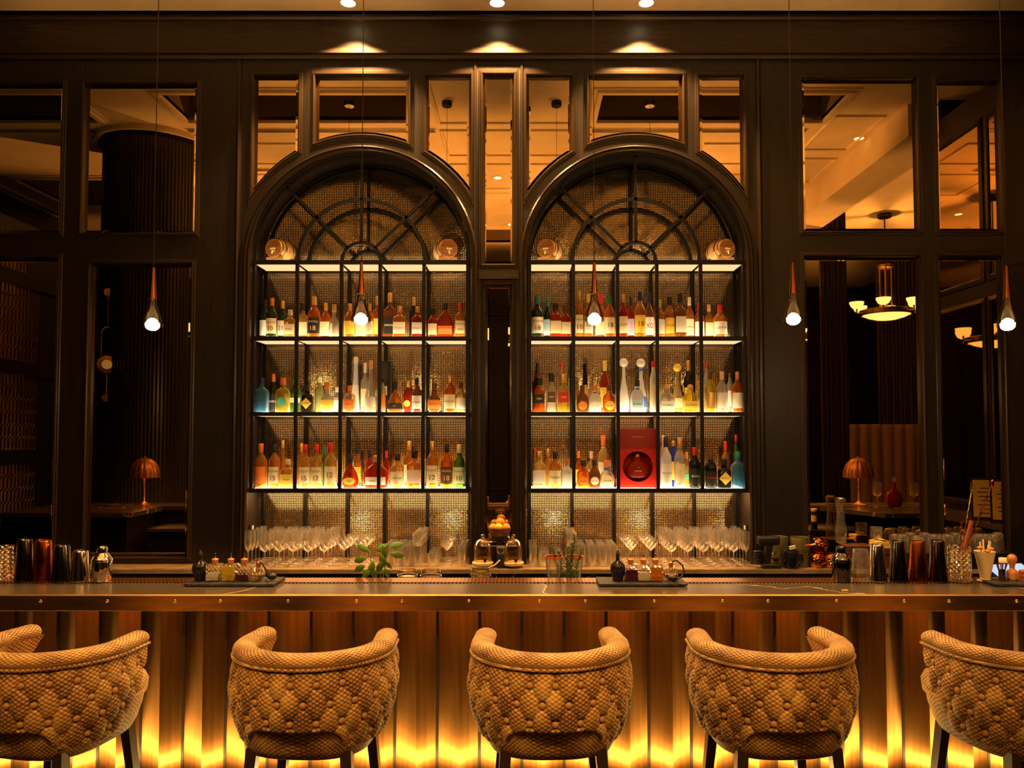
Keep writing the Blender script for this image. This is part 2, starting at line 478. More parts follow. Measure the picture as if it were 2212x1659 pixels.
# raised panel mouldings on the ceiling
for (a, b, c, d) in [(3.45,2.4,4.0,3.4),(2.2,1.9,3.2,2.6),(3.45,1.2,4.0,2.1),(2.2,.6,3.2,1.5),(3.45,-.4,4.0,.8),(2.2,-.9,3.2,.3),(.9,1.9,2.0,2.6),(-.95,3.2,.6,4.4),(-.95,2.2,.6,3.0),(-.95,.9,.6,1.9),(-.95,-.3,.6,.7),(-3.7,1.9,-1.3,2.6),(-3.6,.6,-1.3,1.5)]:
    m = MB()
    m.sweep([(a,b),(c,b),(c,d),(a,d)], [(-.02,0),(-.014,-.016),(.006,-.02),(.014,-.008),(.02,0)], closed=True, mp=lambda x,y,z: (x, z, ZC + y))
    m.obj('panel_moulding', plaster, ceiling)
# slot diffusers
for (a, b, c, d) in [(-3.9,2.93,-1.0,3.05),(.7,2.93,3.3,3.05),(-7,2.93,-4.9,3.05),(-4.3,1.62,-1.6,1.74),(.7,1.62,2.6,1.74),(4.85,.2,4.97,2.4)]:
    m = MB()
    m.box((a,b,ZC-.006),(c,d,ZC-.002))
    v = m.obj('air_diffuser', plaster, ceiling)
    for k in range(3):
        mm = MB()
        if c-a > d-b: mm.box((a+.02, b+.016+.034*k, ZC-.009), (c-.02, b+.034+.034*k, ZC-.0055))
        else: mm.box((a+.016+.034*k, b+.02, ZC-.009), (a+.034+.034*k, d-.02, ZC-.0055))
        mm.obj('slot', blackpl, v)
# soffit next to the wall, beam and side walls
SZ = zz(23, W - .12)
struct(MB().box((wx0, 5.0, SZ), (wx1, W + .1, ZC + .02)).obj('ceiling_soffit', plaster))
struct(MB().box((4.1, -6.5, 5.0), (4.6, 3.7, ZC + .01)).obj('ceiling_beam', plaster))
struct(MB().box((-7.6, -6.5, -.1), (8.2, W + .5, 0)).obj('floor', floor_m))
wl = struct(MB().box((-7.7, -6.5, 0), (-7.6, W + .1, ZC)).obj('wall_left', wood))
wr = struct(MB().box((8.2, -6.5, 0), (8.3, 3.8, ZC)).obj('wall_right', wood))
struct(MB().box((-7.7, -6.6, 0), (8.3, -6.5, ZC)).obj('wall_rear', wood))
ws = MB(); ws.box((4.3, 3.7, 0), (4.4, W + .1, SZ)); ws.box((4.4, 3.7, 0), (8.2, 3.8, ZC))
ws = struct(ws.obj('wall_side', wood))
# framed glass panels on the side wall
for (a, b, c, d) in [(3.85,3.3,4.6,4.75),(4.75,3.3,5.6,4.75),(3.85,1.2,4.6,3.05),(4.75,1.2,5.6,3.05)]:
    m = MB()
    m.sweep([(a,b),(c,b),(c,d),(a,d)], [(-.004,.012),(-.004,-.012),(.012,-.02),(.05,-.012),(.06,0)], closed=True, mp=lambda x,y,z: (4.3 + y, x, z))
    f = m.obj('side_panel_frame', trimwood, ws)
    MB().add([(4.295,a,b),(4.295,c,b),(4.295,c,d),(4.295,a,d)], [(0,1,2,3)]).obj('side_panel_glass', mirror, ws)

# wall behind the camera as the mirrors see it: panelled, with curtains and a booth
for k in range(6):
    a = -6.9 + k*2.5
    m = MB()
    m.sweep([(a,.5),(a+1.9,.5),(a+1.9,4.6),(a,4.6)], [(-.03,0),(-.02,.03),(.02,.03),(.05,0)], y0=-6.5, closed=True)
    m.obj('wall_panel_moulding', trimwood, bpy.data.objects['wall_rear'])
def curtain(x0, x1, y, z1, label):
    m = MB(); n = 90
    rings = []
    for z in (.02, 2.5, z1):
        rings.append([(x0+(x1-x0)*i/n, y + .05*math.sin(i*.9) + .02*math.sin(i*.37+z), z) for i in range(n+1)])
    m.rings(rings, closed=False)
    tag(m.obj('curtain', velvet_dk, None, 60), label, 'curtain')
curtain(6.65, 7.5, -2.55, ZC - .02, 'tall dark pleated curtain behind the channelled booth seat')
curtain(4.62, 5.05, -.1, ZC - .02, 'tall dark pleated curtain beside the chandelier')
# booth
bt = thing('booth_seat', 'high channel-tufted brown velvet booth back under the chandelier', 'booth', (6.78, -2.3, 0))
for k in range(8):
    m = MB(); w = .21
    rings = []
    for z in (0.0, .05, 1.9, 1.97, 2.0):
        s = 1 if z < 1.9 else (.9 if z < 1.99 else .6)
        rings.append([( -.84 + w*k + w/2 + (w/2-.004)*math.cos(PI*i/8), .10*s*math.sin(PI*i/8), z) for i in range(9)])
    m.rings(rings, closed=False)
    m.obj('channel', booth_m, bt, 60)
MB().box((-.86,-.12,0),(.86,0,1.98)).obj('back_board', wood, bt)
MB().rbox((-.86,.0,.0),(.86,.6,.48),.05).obj('seat', booth_m, bt, 40)
# fluted round column
cm = MB(); n = 192
rings = []
for z in (0, ZC):
    rings.append([(-4.45 + (.60 + (.008 if j % 2 else 0))*math.cos(2*PI*j/n), 2.5 + (.60 + (.008 if j % 2 else 0))*math.sin(2*PI*j/n), z) for j in range(n)])
cm.rings(rings)
col = tag(cm.obj('fluted_column', mat('fluted_black', (.018,.013,.010), .3)), 'large round black column with fine vertical fluting', 'column')
MB().lathe([(.66,ZC-.06),(.70,ZC-.06),(.70,ZC),(.66,ZC)], 64, (-4.45,2.5,0), False, False).obj('ceiling_ring', plaster, col, 30)
# wall sconce on the column
sc_ = thing('wall_sconce', 'slim brass wall sconce with a round disc on the fluted column', 'sconce', (-4.74, 3.04, 0), math.radians(150))
for z in (3.45, 2.24): MB().lathe([(.001,-.006),(.045,-.006),(.045,.006),(.001,.006)], 20).obj('rosette', brass_plain, sc_, 40, (0,0,z)).rotation_euler = (PI/2,0,0)
MB().tube([(0,-.03,2.24),(0,-.03,2.68)], .007).obj('rod', brass_plain, sc_, 60)
MB().tube([(0,-.03,3.05),(0,-.03,3.45)], .007).obj('rod', brass_plain, sc_, 60)
MB().tube([(-.06,-.03,2.7),(-.06,-.03,2.98)] + [(.06*math.cos(a), -.03, 2.98+.07*math.sin(a)) for a in [PI*(1-i/8) for i in range(9)]] + [(.06,-.03,2.7)], .006).obj('loop', brass_plain, sc_, 60)
MB().lathe([(.001,0),(.1,0),(.1,.02),(.001,.03)], 28).obj('disc', brass_plain, sc_, 40, (0,-.03,2.62)).rotation_euler = (PI/2,0,0)
MB().lathe([(.001,0),(.055,0),(.045,.03),(.001,.04)], 24).obj('diffuser', emis('sconce_glow', (1,.6,.2), .35), sc_, 40, (0,-.05,2.62)).rotation_euler = (PI/2,0,0)
# bottle rack wall
rk = thing('wine_rack', 'tall dark wine rack wall with rows of glinting gold rimmed bottle slots', 'rack', (-6.55, 1.7, 0))
MB().box((-.05,-.9,0),(0,.9,4.6)).obj('back_board', blackpl, rk)
rim = mat('rack_gold_rim', (.75,.45,.2), .25, 1.0)
one = MB(); one.tube([(.0,.026*math.cos(a)+0, .055*(1 if math.sin(a)>0 else -1)+.022*math.sin(a)) for a in [2*PI*i/12 for i in range(13)]], .0035, 4, False)
one_me = one.mesh('slot_rim')
one_me.materials.append(rim)
cnt = 0
for r in range(26):
    for c in range(16):
        if cnt >= 300 or r % 7 == 6: continue
        o = link('slot_rim', one_me, None, rk, (.012, .88 - c*.072, .55 + r*.165)); cnt += 1
for r in range(0, 5): MB().box((0,-.9,.3+r*1.155-.02),(.06,.9,.3+r*1.155+.02)).obj('shelf_board', blackpl, rk)

# ---- frieze and cornice, run along x
prof = [(W, zz(131, W)), (W-.03, zz(131, W)), (W-.035, zz(124, W)), (W-.06, zz(122, W)), (W-.06, zz(117, W)), (W-.045, zz(115, W)), (W-.045, zz(111, W)),
        (W-.03, zz(109, W)), (W-.03, zz(106, W)), (W-.02, zz(105, W)), (W-.02, zz(50, W)), (W-.04, zz(48, W)), (W-.045, zz(43, W)), (W-.075, zz(41, W)), (W-.08, zz(34, W)),
        (W-.11, zz(31, W)), (W-.12, SZ+.0), (W, SZ)]
m = MB(); m.rings([[(x, y, z) for y, z in prof] for x in (wx0, wx1)], True, True)
struct(m.obj('trim_frieze', wood_h))
# stiles that part the arched section from the side sections
for i, u in enumerate((513, 1642)):
    x = xx(u, W, 500)
    m = MB(); m.sweep([(x, CT), (x, zz(131, W))], [(-.022,0),(-.018,-.014),(0,-.02),(.012,-.012),(.02,0)], y0=W)
    struct(m.obj('trim_%d' % (i+1), trimwood))
for i, (u, w) in enumerate(((1026, .012), (1127, .012))):
    x = xx(u, W, 500)
    m = MB(); m.sweep([(x, CT), (x, zz(131, W))], [(-w,0),(-w*.7,-.01),(w*.7,-.01),(w,0)], y0=W)
    struct(m.obj('trim_%d' % (i+3), trimwood))
MB_rail = MB().box((xx(1034, W), W-.02, zz(603, W)), (xx(1121, W), W, zz(584, W))); struct(MB_rail.obj('trim_5', wood_h))

def offset(path, o):
    n = len(path); out = []
    for i, p in enumerate(path):
        a, b = path[i-1], path[(i+1) % n]
        def nrm(q, w):
            dx, dz = w[0]-q[0], w[1]-q[1]; L = math.hypot(dx, dz) or 1
            return (dz/L, -dx/L)
        n1, n2 = nrm(a, p), nrm(p, b)
        mx, mz = n1[0]+n2[0], n1[1]+n2[1]; k = 2.0 / max(mx*mx+mz*mz, .3)
        out.append((p[0]+mx*k*o, p[1]+mz*k*o))
    return out
MLAB = {
 ('left','west'): 'mirror with curved lower edge at the upper left of the left arch',
 ('left','crown'): 'wide mirror with arched lower edge above the left arch',
 ('left','east'): 'mirror with curved lower edge at the upper right of the left arch',
 ('right','west'): 'mirror with curved lower edge at the upper left of the right arch',
 ('right','crown'): 'wide mirror with arched lower edge above the right arch',
 ('right','east'): 'mirror with curved lower edge at the upper right of the right arch',
 'centre_high': 'tall narrow upper mirror strip between the two arches',
 'centre_low': 'tall narrow lower mirror strip between the two arches, behind the fruit bowl',
 'a': 'upper mirror at the far left edge of the wall', 'b': 'upper left mirror reflecting the round black column',
 'c': 'lower mirror at the far left edge reflecting the wine rack', 'd': 'lower left mirror behind the leftmost pendant lamp',
 'e': 'upper right mirror reflecting the coffered ceiling', 'f': 'narrow upper mirror at the far right of the wall',
 'g': 'lower right mirror reflecting the lit chandelier', 'h': 'narrow lower mirror at the far right of the wall'}
for k, s in MIR.items():
    m = MB(); bev = .030
    lo = offset(s, .0); hi = offset(s, -bev)
    n = len(s)
    vs = [(x, W+.036, z) for x, z in lo] + [(x, W+.030, z) for x, z in hi]
    m.add(vs, [(i, (i+1) % n, n+(i+1) % n, n+i) for i in range(n)] + [tuple(range(n, 2*n))])
    mo = m.obj('mirror_pane', mirror)
    tag(mo, MLAB[k], 'mirror', 'framed wall mirrors')
    m = MB(); m.sweep(s, [(-.003,.036),(-.003,-.006),(.004,-.014),(.011,-.014),(.017,-.006),(.026,-.006),(.032,0)], y0=W, closed=True)
    m.obj('moulding', trimwood, mo)

# ================================================================== ARCHED DISPLAY CABINETS
ZR = [zz(566.5, W+.03), zz(731.5, W+.03), zz(894.5, W+.03), zz(1059.5, W+.03)]     # rails, top to bottom
YF, YB = W + .03, W + .315
POSTS = {}
def seg_panel(cx, r0, r1, a0, a1, y):
    n = 16
    o = arc(cx, ZA, r1, a0, a1, n); i = list(reversed(arc(cx, ZA, r0, a0, a1, n)))
    p = o + i
    return MB().add([(x, y, z) for x, z in p], [tuple(range(len(p)))])
def bar_arc(cx, r, w, y0, y1):
    return MB().sweep(arc(cx, ZA, r, 0, 180, 40), [(-w/2,y1),(-w/2,y0),(w/2,y0),(w/2,y1),(-w/2,y1)])
def cabinet(cx, us, side):
    root = thing('arched_display_cabinet', '%s arched bar cabinet with black steel grid and lit bottle shelves' % side, 'cabinet', (0,0,0))
    px = [xx(u, YF, 800) for u in us]
    POSTS[side] = px
    # reveal
    path = [(cx+RO, CT)] + arc(cx, ZA, RO, 0, 180, 48) + [(cx-RO, CT)]
    m = MB(); m.sweep(path, [(0, W), (0, YB+.02)]); m.obj('jamb_lining', wood, root)
    m = MB(); m.sweep(path, [(-.012,W+.02),(-.014,W-.012),(-.002,W-.026),(.008,W-.018),(.014,W-.018),(.024,W-.030),(.036,W-.020),(.042,W)]); m.obj('arch_moulding', trimwood, root)
    w = .026
    for nm, yo in (('front', YF), ('back', YB-.015)):
        y0, y1 = yo - .012, yo + .012
        for i, x in enumerate(px):
            ztop = ZA
            zb = ZR[3]-.016 if nm == 'front' else CT
            MB().box((x-w/2, y0, zb), (x+w/2, y1, ztop)).obj('post', steel_blk, root)
        R = (px[5]-px[0])/2; mid = (px[4]-px[1])/2; sm = (px[3]-px[2])/2
        bar_arc(cx, R, w, y0, y1).obj('outer_arch', steel_blk, root)
        bar_arc(cx, mid, w, y0, y1).obj('middle_arch', steel_blk, root)
        bar_arc(cx, sm, w, y0, y1).obj('inner_arch', steel_blk, root)
        for a in (45, 90, 135):
            c, s = math.cos(math.radians(a)), math.sin(math.radians(a))
            m = MB(); t = w/2*.85
            q = [(cx+sm*c - t*s, ZA+sm*s + t*c), (cx+sm*c + t*s, ZA+sm*s - t*c), (cx+R*c + t*s, ZA+R*s - t*c), (cx+R*c - t*s, ZA+R*s + t*c)]
            m.add([(x, y0, z) for x, z in q] + [(x, y1, z) for x, z in q], [(0,1,2,3),(7,6,5,4),(0,4,5,1),(1,5,6,2),(2,6,7,3),(3,7,4,0)])
            m.obj('spoke', steel_blk, root)
    # shelves with lit panels
    for i, z in enumerate(ZR):
        t = .016
        sh = MB().box((px[0]-.013, YF-.014, z-t), (px[5]+.013, YF+.012, z+t)).obj('shelf', steel_blk, root)
        MB().box((px[0], YB-.03, z-t), (px[5], YB-.005, z+t)).obj('rear_rail', steel_blk, sh)
        for j in range(6):
            MB().box((px[j]-.010, YF+.012, z-t), (px[j]+.010, YB-.03, z+t-.004)).obj('bracket', steel_blk, sh)
        for j in range(5):
            a, b = px[j]+.010, px[j+1]-.010
            MB().add([(a, YF+.012, z+t-.002), (b, YF+.012, z+t-.002), (b, YB-.03, z+t-.002), (a, YB-.03, z+t-.002)], [(0,1,2,3)]).obj('lit_top', led_top if i else led_crown, sh)
            MB().add([(a, YF+.012, z-t+.002), (b, YF+.012, z-t+.002), (b, YB-.03, z-t+.002), (a, YB-.03, z-t+.002)], [(3,2,1,0)]).obj('lit_underside', led_unders[i], sh)
    # pressed glass backs
    zs = [CT] + list(reversed(ZR))
    ed = [cx-RO] + px[1:5] + [cx+RO]
    for i in range(4):
        for j in range(5):
            MB().add([(ed[j], YB, zs[i]), (ed[j+1], YB, zs[i]), (ed[j+1], YB, zs[i+1]), (ed[j], YB, zs[i+1])], [(0,1,2,3)]).obj('glass_panel', press, root)
    R = RO
    for k in range(4):
        seg_panel(cx, mid, R, 45*k, 45*k+45, YB).obj('fan_glass', press, root)
        seg_panel(cx, sm, mid, 45*k, 45*k+45, YB).obj('fan_glass', press, root)
    p = arc(cx, ZA, sm, 0, 180, 16)
    MB().add([(x, YB, z) for x, z in p], [tuple(range(len(p)))]).obj('fan_glass', press, root)
    return root
cabinet(XL, (546, 640, 736, 820, 915, 1010), 'left')
cabinet(XR, (1144, 1239, 1334.5, 1420, 1515, 1609), 'right')

# ================================================================== BACK COUNTER
m = MB().box((wx0+.1, 5.56, CT-.03), (wx1-.05, YB+.02, CT-.0005))
bc = thing('back_counter', 'long dark marble back counter running below the arched cabinets', 'counter', (0,0,0))
m.obj('counter_top', noise_mix(mat('bronze_stone', (.3,.2,.1), .22), (.20,.13,.065), (.36,.24,.12), 5, (1,3,1)), bc)
MB().box((wx0+.1, 5.60, 0), (wx1-.05, YB+.02, CT-.03)).obj('counter_body', marble_m, bc)

# ================================================================== THE BAR
bar = thing('bar_counter', 'long bar with dark marble top, riveted brass edge and folded brass front', 'bar', (0,0,0))
YBF, YBB = 3.557, 3.935
MB().box((-4.9, YBF, BT-.04), (4.9, YBB, BT)).obj('bar_top', marble_m, bar)
MB().box((-4.9, YBB-.115, BT), (4.9, YBB, BT+.004)).obj('drip_rail', perf_m, bar)
ed_ = MB(); ed_.rings([[(x, y, z) for y, z in [(YBF, BT-.075), (YBF-.016, BT-.075), (YBF-.018, BT-.07), (YBF-.018, BT-.004), (YBF-.014, BT+.002), (YBF-.004, BT+.002), (YBF, BT)]] for x in (-4.9, 4.9)], True, True)
edge = ed_.obj('brass_edge', brass_edge, bar)
rv = MB(); rv.lathe([(.008,0),(.0075,.003),(.005,.0055),(.001,.0065)], 10, cap0=False)
rme = rv.mesh('rivet', 60); rme.transform(Matrix.Rotation(PI/2, 4, 'X')); rme.materials.append(brass_plain)
for u in (88, 232, 378, 476, 622, 770, 868, 1013, 1165, 1264, 1413, 1561, 1659, 1807, 1953, 2050, 2196):
    p = pt(u, 1298, YBF-.018); link('rivet', rme, None, edge, p)
# legs of the U-shaped bar (seen in the mirrors)
MB().box((-4.9, 3.935, BT-.04), (-3.65, 4.55, BT)).obj('return_top', marble_m, bar)
MB().box((-4.9, 3.94, 0), (-3.72, 4.5, BT-.04)).obj('return_body', wood, bar)
m = MB(); q = [(3.0, 3.935), (4.25, 3.935), (4.25, W-.01), (3.83, W-.01), (3.83, 4.6), (3.35, 4.6)]
m.add([(x,y,BT-.04) for x,y in q]+[(x,y,BT) for x,y in q], [tuple(reversed(range(6))), tuple(range(6,12))]+[(i,(i+1)%6,6+(i+1)%6,6+i) for i in range(6)])
m.obj('return_top', marble_m, bar)
MB().box((3.87, 3.94, .87), (4.25, W-.02, BT-.04)).obj('return_body', wood, bar)
# bar body, folded brass panels
MB().box((-4.9, 3.70, 0), (4.9, 3.90, BT-.04)).obj('bar_body', wood, bar)
P = .2025
fold = MB()
fold.add([(0,0,.0),(P*.5,-.038,.0),(P-.012,0,.0),(0,0,.79),(P*.5,-.038,.79),(P-.012,0,.79)], [(0,1,4,3),(1,2,5,4)])
fme = fold.mesh('brass_panel'); fme.materials.append(brass)
gap = MB().box((0,-.002,0),(.012,.01,.79)).mesh('groove'); gap.materials.append(leg_m)
x = -4.86
while x < 4.8:
    o = link('brass_panel', fme, None, bar, (x, 3.685, .25))
    link('groove', gap, None, o, (P-.012, 0, 0))
    x += P
MB().box((-4.9, 3.50, 0), (4.9, 3.69, .245)).obj('plinth', brass_edge, bar)
MB().box((-4.9, 3.515, .246), (4.9, 3.545, .252)).obj('led_strip', led_bar, bar)
# bartender side: work shelf with sink
MB().box((-3.6, 3.93, .90), (3.3, 4.36, .93)).obj('work_shelf', mat('satin_steel', (.45,.4,.33), .35, 1.0), bar)
MB().box((-3.6, 4.30, 0), (3.3, 4.34, .90)).obj('work_front', blackpl, bar)
tap = MB().tube([(-3.2,4.1,.9305),(-3.2,4.1,1.08),(-3.2,4.14,1.13),(-3.2,4.2,1.13),(-3.2,4.24,1.08)], .014)
tag(tap.obj('sink_tap', steel, None, 60), 'chrome sink tap on the work shelf behind the bar', 'tap')

# ================================================================== CEILING LAMPS
def downlight(x, y, z, label, power=0, tgt=None, size=60, blend=.4, r=.055):
    t = thing('ceiling_downlight', label, 'downlight', (x, y, z), 0, 'recessed ceiling downlights')
    MB().lathe([(r,-.004),(r+.018,-.006),(r+.02,0),(r,0)], 28, cap0=False, cap1=False).obj('trim_ring', plaster, t, 40)
    MB().lathe([(.001,-.002),(r,-.002)], 28, cap0=False, cap1=False).obj('lens', downlight_m, t)
    if power: spot((x, y, z-.015), tgt or (x, y, 0), power, size, blend, rad=r*.6)
for u, nm in ((752, 'left'), (1074, 'middle'), (1396, 'right')):
    p = pt(u, 6, 1.0); t = (SZ - CAMH) / (p.z - CAMH)
    downlight(p.x*t, min(p.y*t, W-.19), SZ, '%s of the three downlights grazing the dark frieze' % nm, 460, (p.x*t, min(p.y*t, W-.19)+.03, 0), 98, .45)
k = 0
DL = [(-3.2,-.4),(-1.6,-.4),(0,-.4),(1.6,-.4),(3.2,-.4),(-4.9,2.0),(4.0,2.75),(-.35,1.35),(-.2,-1.0)]
DN = ['first','second','third','fourth','fifth','sixth','seventh','eighth','ninth']
for (x, y), n_ in zip(DL, DN):
    downlight(x, y, ZC, '%s small round downlight in the main ceiling above the stools' % n_, 420 if y == -.4 else 0, (x*.9, 2.75, .8), 46, .7)
def chandelier(x, y, z, label, power):
    t = thing('chandelier', label, 'chandelier', (x, y, 0))
    MB().lathe([(.10,ZC-.06),(.11,ZC-.05),(.11,ZC)], 24, cap0=True, cap1=False).obj('canopy', leg_m, t, 40)
    MB().tube([(0,0,z+.75),(0,0,ZC-.05)], .012).obj('stem', leg_m, t, 60)
    MB().lathe([(.1,z+.72),(.12,z+.73),(.12,z+.77),(.1,z+.78)], 24).obj('collar', brass_plain, t, 40)
    for a in range(4):
        c, s = .085*math.cos(a*PI/2+.4), .085*math.sin(a*PI/2+.4)
        MB().tube([(c,s,z+.02),(c,s,z+.74)], .014).obj('rod', brass_plain, t, 60)
    MB().lathe([(.36,z-.03),(.40,z-.02),(.40,z+.05),(.36,z+.06)], 40, cap0=False, cap1=False).obj('hoop', brass_plain, t, 40)
    MB().lathe([(.001,z-.11),(.16,z-.095),(.28,z-.06),(.35,z-.02)], 32, cap0=False, cap1=False).obj('bowl', chand_m, t, 60)
    for a in range(6):
        c, s = .47*math.cos(a*PI/3), .47*math.sin(a*PI/3)
        MB().tube([(c*.82,s*.82,z),(c,s,z),(c,s,z+.07)], .015).obj('arm', brass_plain, t, 60)
        MB().lathe([(.03,z+.07),(.08,z+.10),(.105,z+.15),(.11,z+.18)], 18, (c,s,0), True, False).obj('cup', chand_m, t, 60)
    point((x, y, z - .045), power, rad=.03)
chandelier(5.8, -.4, 3.75, 'brass chandelier with glowing bowls seen in the lower right mirror', 300)
chandelier(-2.25, .55, 3.2, 'added unseen brass chandelier lighting the ceiling from the left side of the room', 560)  # added uplight, kept out of the mirrors' view, to brighten ceiling and soffit
chandelier(1.65, .55, 3.2, 'added unseen brass chandelier lighting the ceiling from the right side of the room', 560)  # its twin, likewise added unseen for the light on the ceiling

# ================================================================== PENDANTS
def pendant(u, vt, vb, d, label):
    top = pt(u, vt, d); bot = pt(u, vb, d)
    H = top.z - bot.z
    t = thing('pendant_lamp', label, 'pendant lamp', (bot.x, d, bot.z), 0, 'glass pendant lamps over the bar')
    L = top.z - bot.z
    MB().tube([(0,0,L*.96),(0,0,ZC-bot.z-.02)], .0022, 6).obj('cord', blackpl, t)
    MB().lathe([(.05,ZC-bot.z-.05),(.055,ZC-bot.z-.04),(.055,ZC-bot.z)], 20).obj('canopy', blackpl, t, 40)
    MB().lathe([(.018,L*.50),(.016,L*.56),(.010,L*.8),(.007,L),(.001,L)], 16).obj('copper_neck', copper, t, 50)
    MB().lathe([(.012,L*.52),(.019,L*.42),(.031,L*.28),(.043,L*.17),(.049,L*.085),(.047,L*.055)], 24, cap0=False, cap1=False).obj('glass_shade', smoke_glass, t, 60)
    MB().lathe([(.001,.0),(.016,.003),(.027,.011),(.032,.022),(.033,.036),(.001,.037)], 20).obj('bulb', bulb_m, t, 60)
for u, vt, vb, n_ in ((329, 578, 714, 'first pendant lamp from the left, in front of the lower left mirror'), (779.5, 568, 702, 'second pendant lamp, hanging before the left arch'), (1284, 567, 702, 'third pendant lamp, hanging before the right arch'), (1714, 567, 702, 'fourth pendant lamp, in front of the dark panel beside the right arch'), (2177, 575, 714, 'fifth pendant lamp, at the right edge')):
    pendant(u, vt, vb, 3.75, n_)
# ================================================================== BAR STOOLS
def make_stool():
    root = thing('bar_stool', 'x', 'bar stool', (0,0,0), 0, 'tufted bar stools along the bar')
    A, B = .292, .262
    LA = PI/2*(A+B)/2                     # quarter length approx
    LS = .17                              # straight arm
    Z0, Z1 = .715, 1.03
    def plan(s, k=1.0, off=0.0):
        # s = signed length along the back, 0 at the middle of the back
        sg = 1 if s >= 0 else -1
        a = abs(s)
        if a <= LA:
            f = a/LA*PI/2
            x, y = A*math.sin(f), -B*math.cos(f)
            nx, ny = math.sin(f)/A, -math.cos(f)/B
        else:
            e = (a-LA)
            x, y = A - .10*e, e
            nx, ny = 1, .10
        L = math.hypot(nx, ny); nx, ny = nx/L, ny/L
        return Vector((sg*(x*k + nx*off), y*k + ny*off, 0)), Vector((sg*nx, ny, 0))
    def kz(t): return .865 + .165*math.sin(min(t/.62, 1)*PI/2) - .055*max(0, (t-.62)/.38)**1.6
    dx, dz = .084, .066
    zrow = Z1 - .058
    SA = .185
    def zlow(s):
        a = abs(s)
        if a < SA: return Z0 + .085*math.sqrt(max(0, 1-(a/SA)**5))
        e = max(0, a-LA*.75)/(LA*.25+LS)
        return Z0 + .12*e*e
    NS, NZ = 252, 76
    out = MB()
    def puff(s, z):
        u, v = s/dx, (z-zrow)/dz
        a, b = u + v/2, u - v/2
        if z > zrow: h = abs(math.sin(PI*u))**.33 * min(1, .55+.45*(1-(z-zrow)/(Z1-zrow)))
        else: h = (abs(math.sin(PI*a))*abs(math.sin(PI*b)))**.33
        # button dips
        best = 9
        for j in (math.floor(v), math.floor(v)+1):
            if j > 0: continue
            o = .5 if j % 2 else 0
            i = round(u-o)
            best = min(best, math.hypot((u-o-i)*dx, (v-j)*dz))
        return .0150*h - .016*math.exp(-(best/.013)**2)
    rows = []
    for j in range(NZ+1):
        t = j/NZ
        smax = (LA+LS)*(.70+.30*t**.9)
        row = []
        for i in range(NS+1):
            s = -smax + 2*smax*i/NS
            zl = zlow(s); z = zl + (Z1-zl)*t
            tt = (z-Z0)/(Z1-Z0)
            edge = min(1, (1-abs(s)/smax)/.03) * min(1, (t)/.06)
            p, n = plan(s, kz(tt), puff(s, z)*min(1,edge) - .012*(1-edge))
            row.append((p.x, p.y, z)); out.uv.append((s, z))
        rows.append(row)
    out.rings(rows, closed=False)
    # fold the front and lower edges inward to give thickness
    inn = []
    for j in range(NZ+1):
        t = j/NZ
        smax = (LA+LS)*(.70+.30*t**.9)
        row = []
        for i in range(NS+1):
            s = -smax + 2*smax*i/NS
            zl = zlow(s); z = zl + (Z1-zl)*t
            tt = (z-Z0)/(Z1-Z0)
            p, n = plan(s, kz(tt), -.062)
            row.append((p.x, p.y, z)); out.uv.append((s, z))
        inn.append(row)
    o1 = 0; o2 = (NZ+1)*(NS+1)
    out.rings(inn, closed=False)
    n1 = NS+1
    for j in range(NZ):
        out.f.append((o1+j*n1, o1+(j+1)*n1, o2+(j+1)*n1, o2+j*n1))
        out.f.append((o1+j*n1+NS, o2+j*n1+NS, o2+(j+1)*n1+NS, o1+(j+1)*n1+NS))
    for i in range(NS):
        out.f.append((o1+i, o1+i+1, o2+i+1, o2+i))
    out.obj('tufted_back', skin, root, 60)
    # rolled top rim
    smax = LA+LS
    rim = MB(); rings = []; N = 90
    K1 = kz(1.0)
    for i in range(N+1):
        s = -smax + 2*smax*i/N
        e = min(1, math.sqrt(max(0, 1-max(0, (abs(s)-smax+.03)/.03)**2)))*.98+.02
        p, n = plan(s, K1, -.026)
        ring = []
        for k in range(14):
            a = 2*PI*k/14
            ring.append((p.x+n.x*.043*e*math.cos(a), p.y+n.y*.043*e*math.cos(a), Z1+.014+.030*e*math.sin(a)))
            rim.uv.append((s, .043*a))
        rings.append(ring)
    rim.rings(rings, True, True)
    rim.obj('rolled_rim', skin, root, 60)
    pts = []
    for i in range(N+1):
        s = (-smax + 2*smax*i/N)*.965
        p, n = plan(s, K1, .016); pts.append((p.x, p.y, Z1-.004))
    pp = MB().tube(pts, .0055, 6); pp.uv = [(v[0]+v[1], v[2]) for v in pp.v]
    pp.obj('piping', skin, root, 60)
    # buttons
    bm_ = MB(); bm_.sphere((0,0,0), .0125, 10, 6, (1,.6,1)); bm_.uv = [(.003,.003)]*len(bm_.v)
    bme = bm_.mesh('button', 60); bme.materials.append(skin)
    for j in range(0, -5, -1):
        z = zrow + j*dz
        o = .5 if j % 2 else 0
        for i in range(-8, 9):
            s = (i+o)*dx
            t = (z-Z0)/(Z1-Z0)
            if abs(s) > (LA+LS)*(.70+.30*max(t,0)**.9) - .03: continue
            if z < zlow(s)+.022: continue
            p, n = plan(s, kz(t), .0025)
            link('button', bme, None, root, (p.x, p.y, z), (0,0,math.atan2(n.y, n.x)+PI/2))
    # seat shell under the cut-out, cushion
    sb = MB(); rings = []
    for z, k in ((.685,.74),(.695,.82),(.725,.875),(.78,.935),(.83,.96)):
        ring = []
        for i in range(64):
            a = 2*PI*i/64
            c, s = math.cos(a), math.sin(a)
            x = (A-.016)*k*math.copysign(abs(c)**.7, c); y = math.copysign(abs(s)**.7, s)
            y = y*(B-.016)*k if y < 0 else y*.30*k
            ring.append((x, y, z)); sb.uv.append((a*.27, z))
        rings.append(ring)
    sb.rings(rings, True, True)
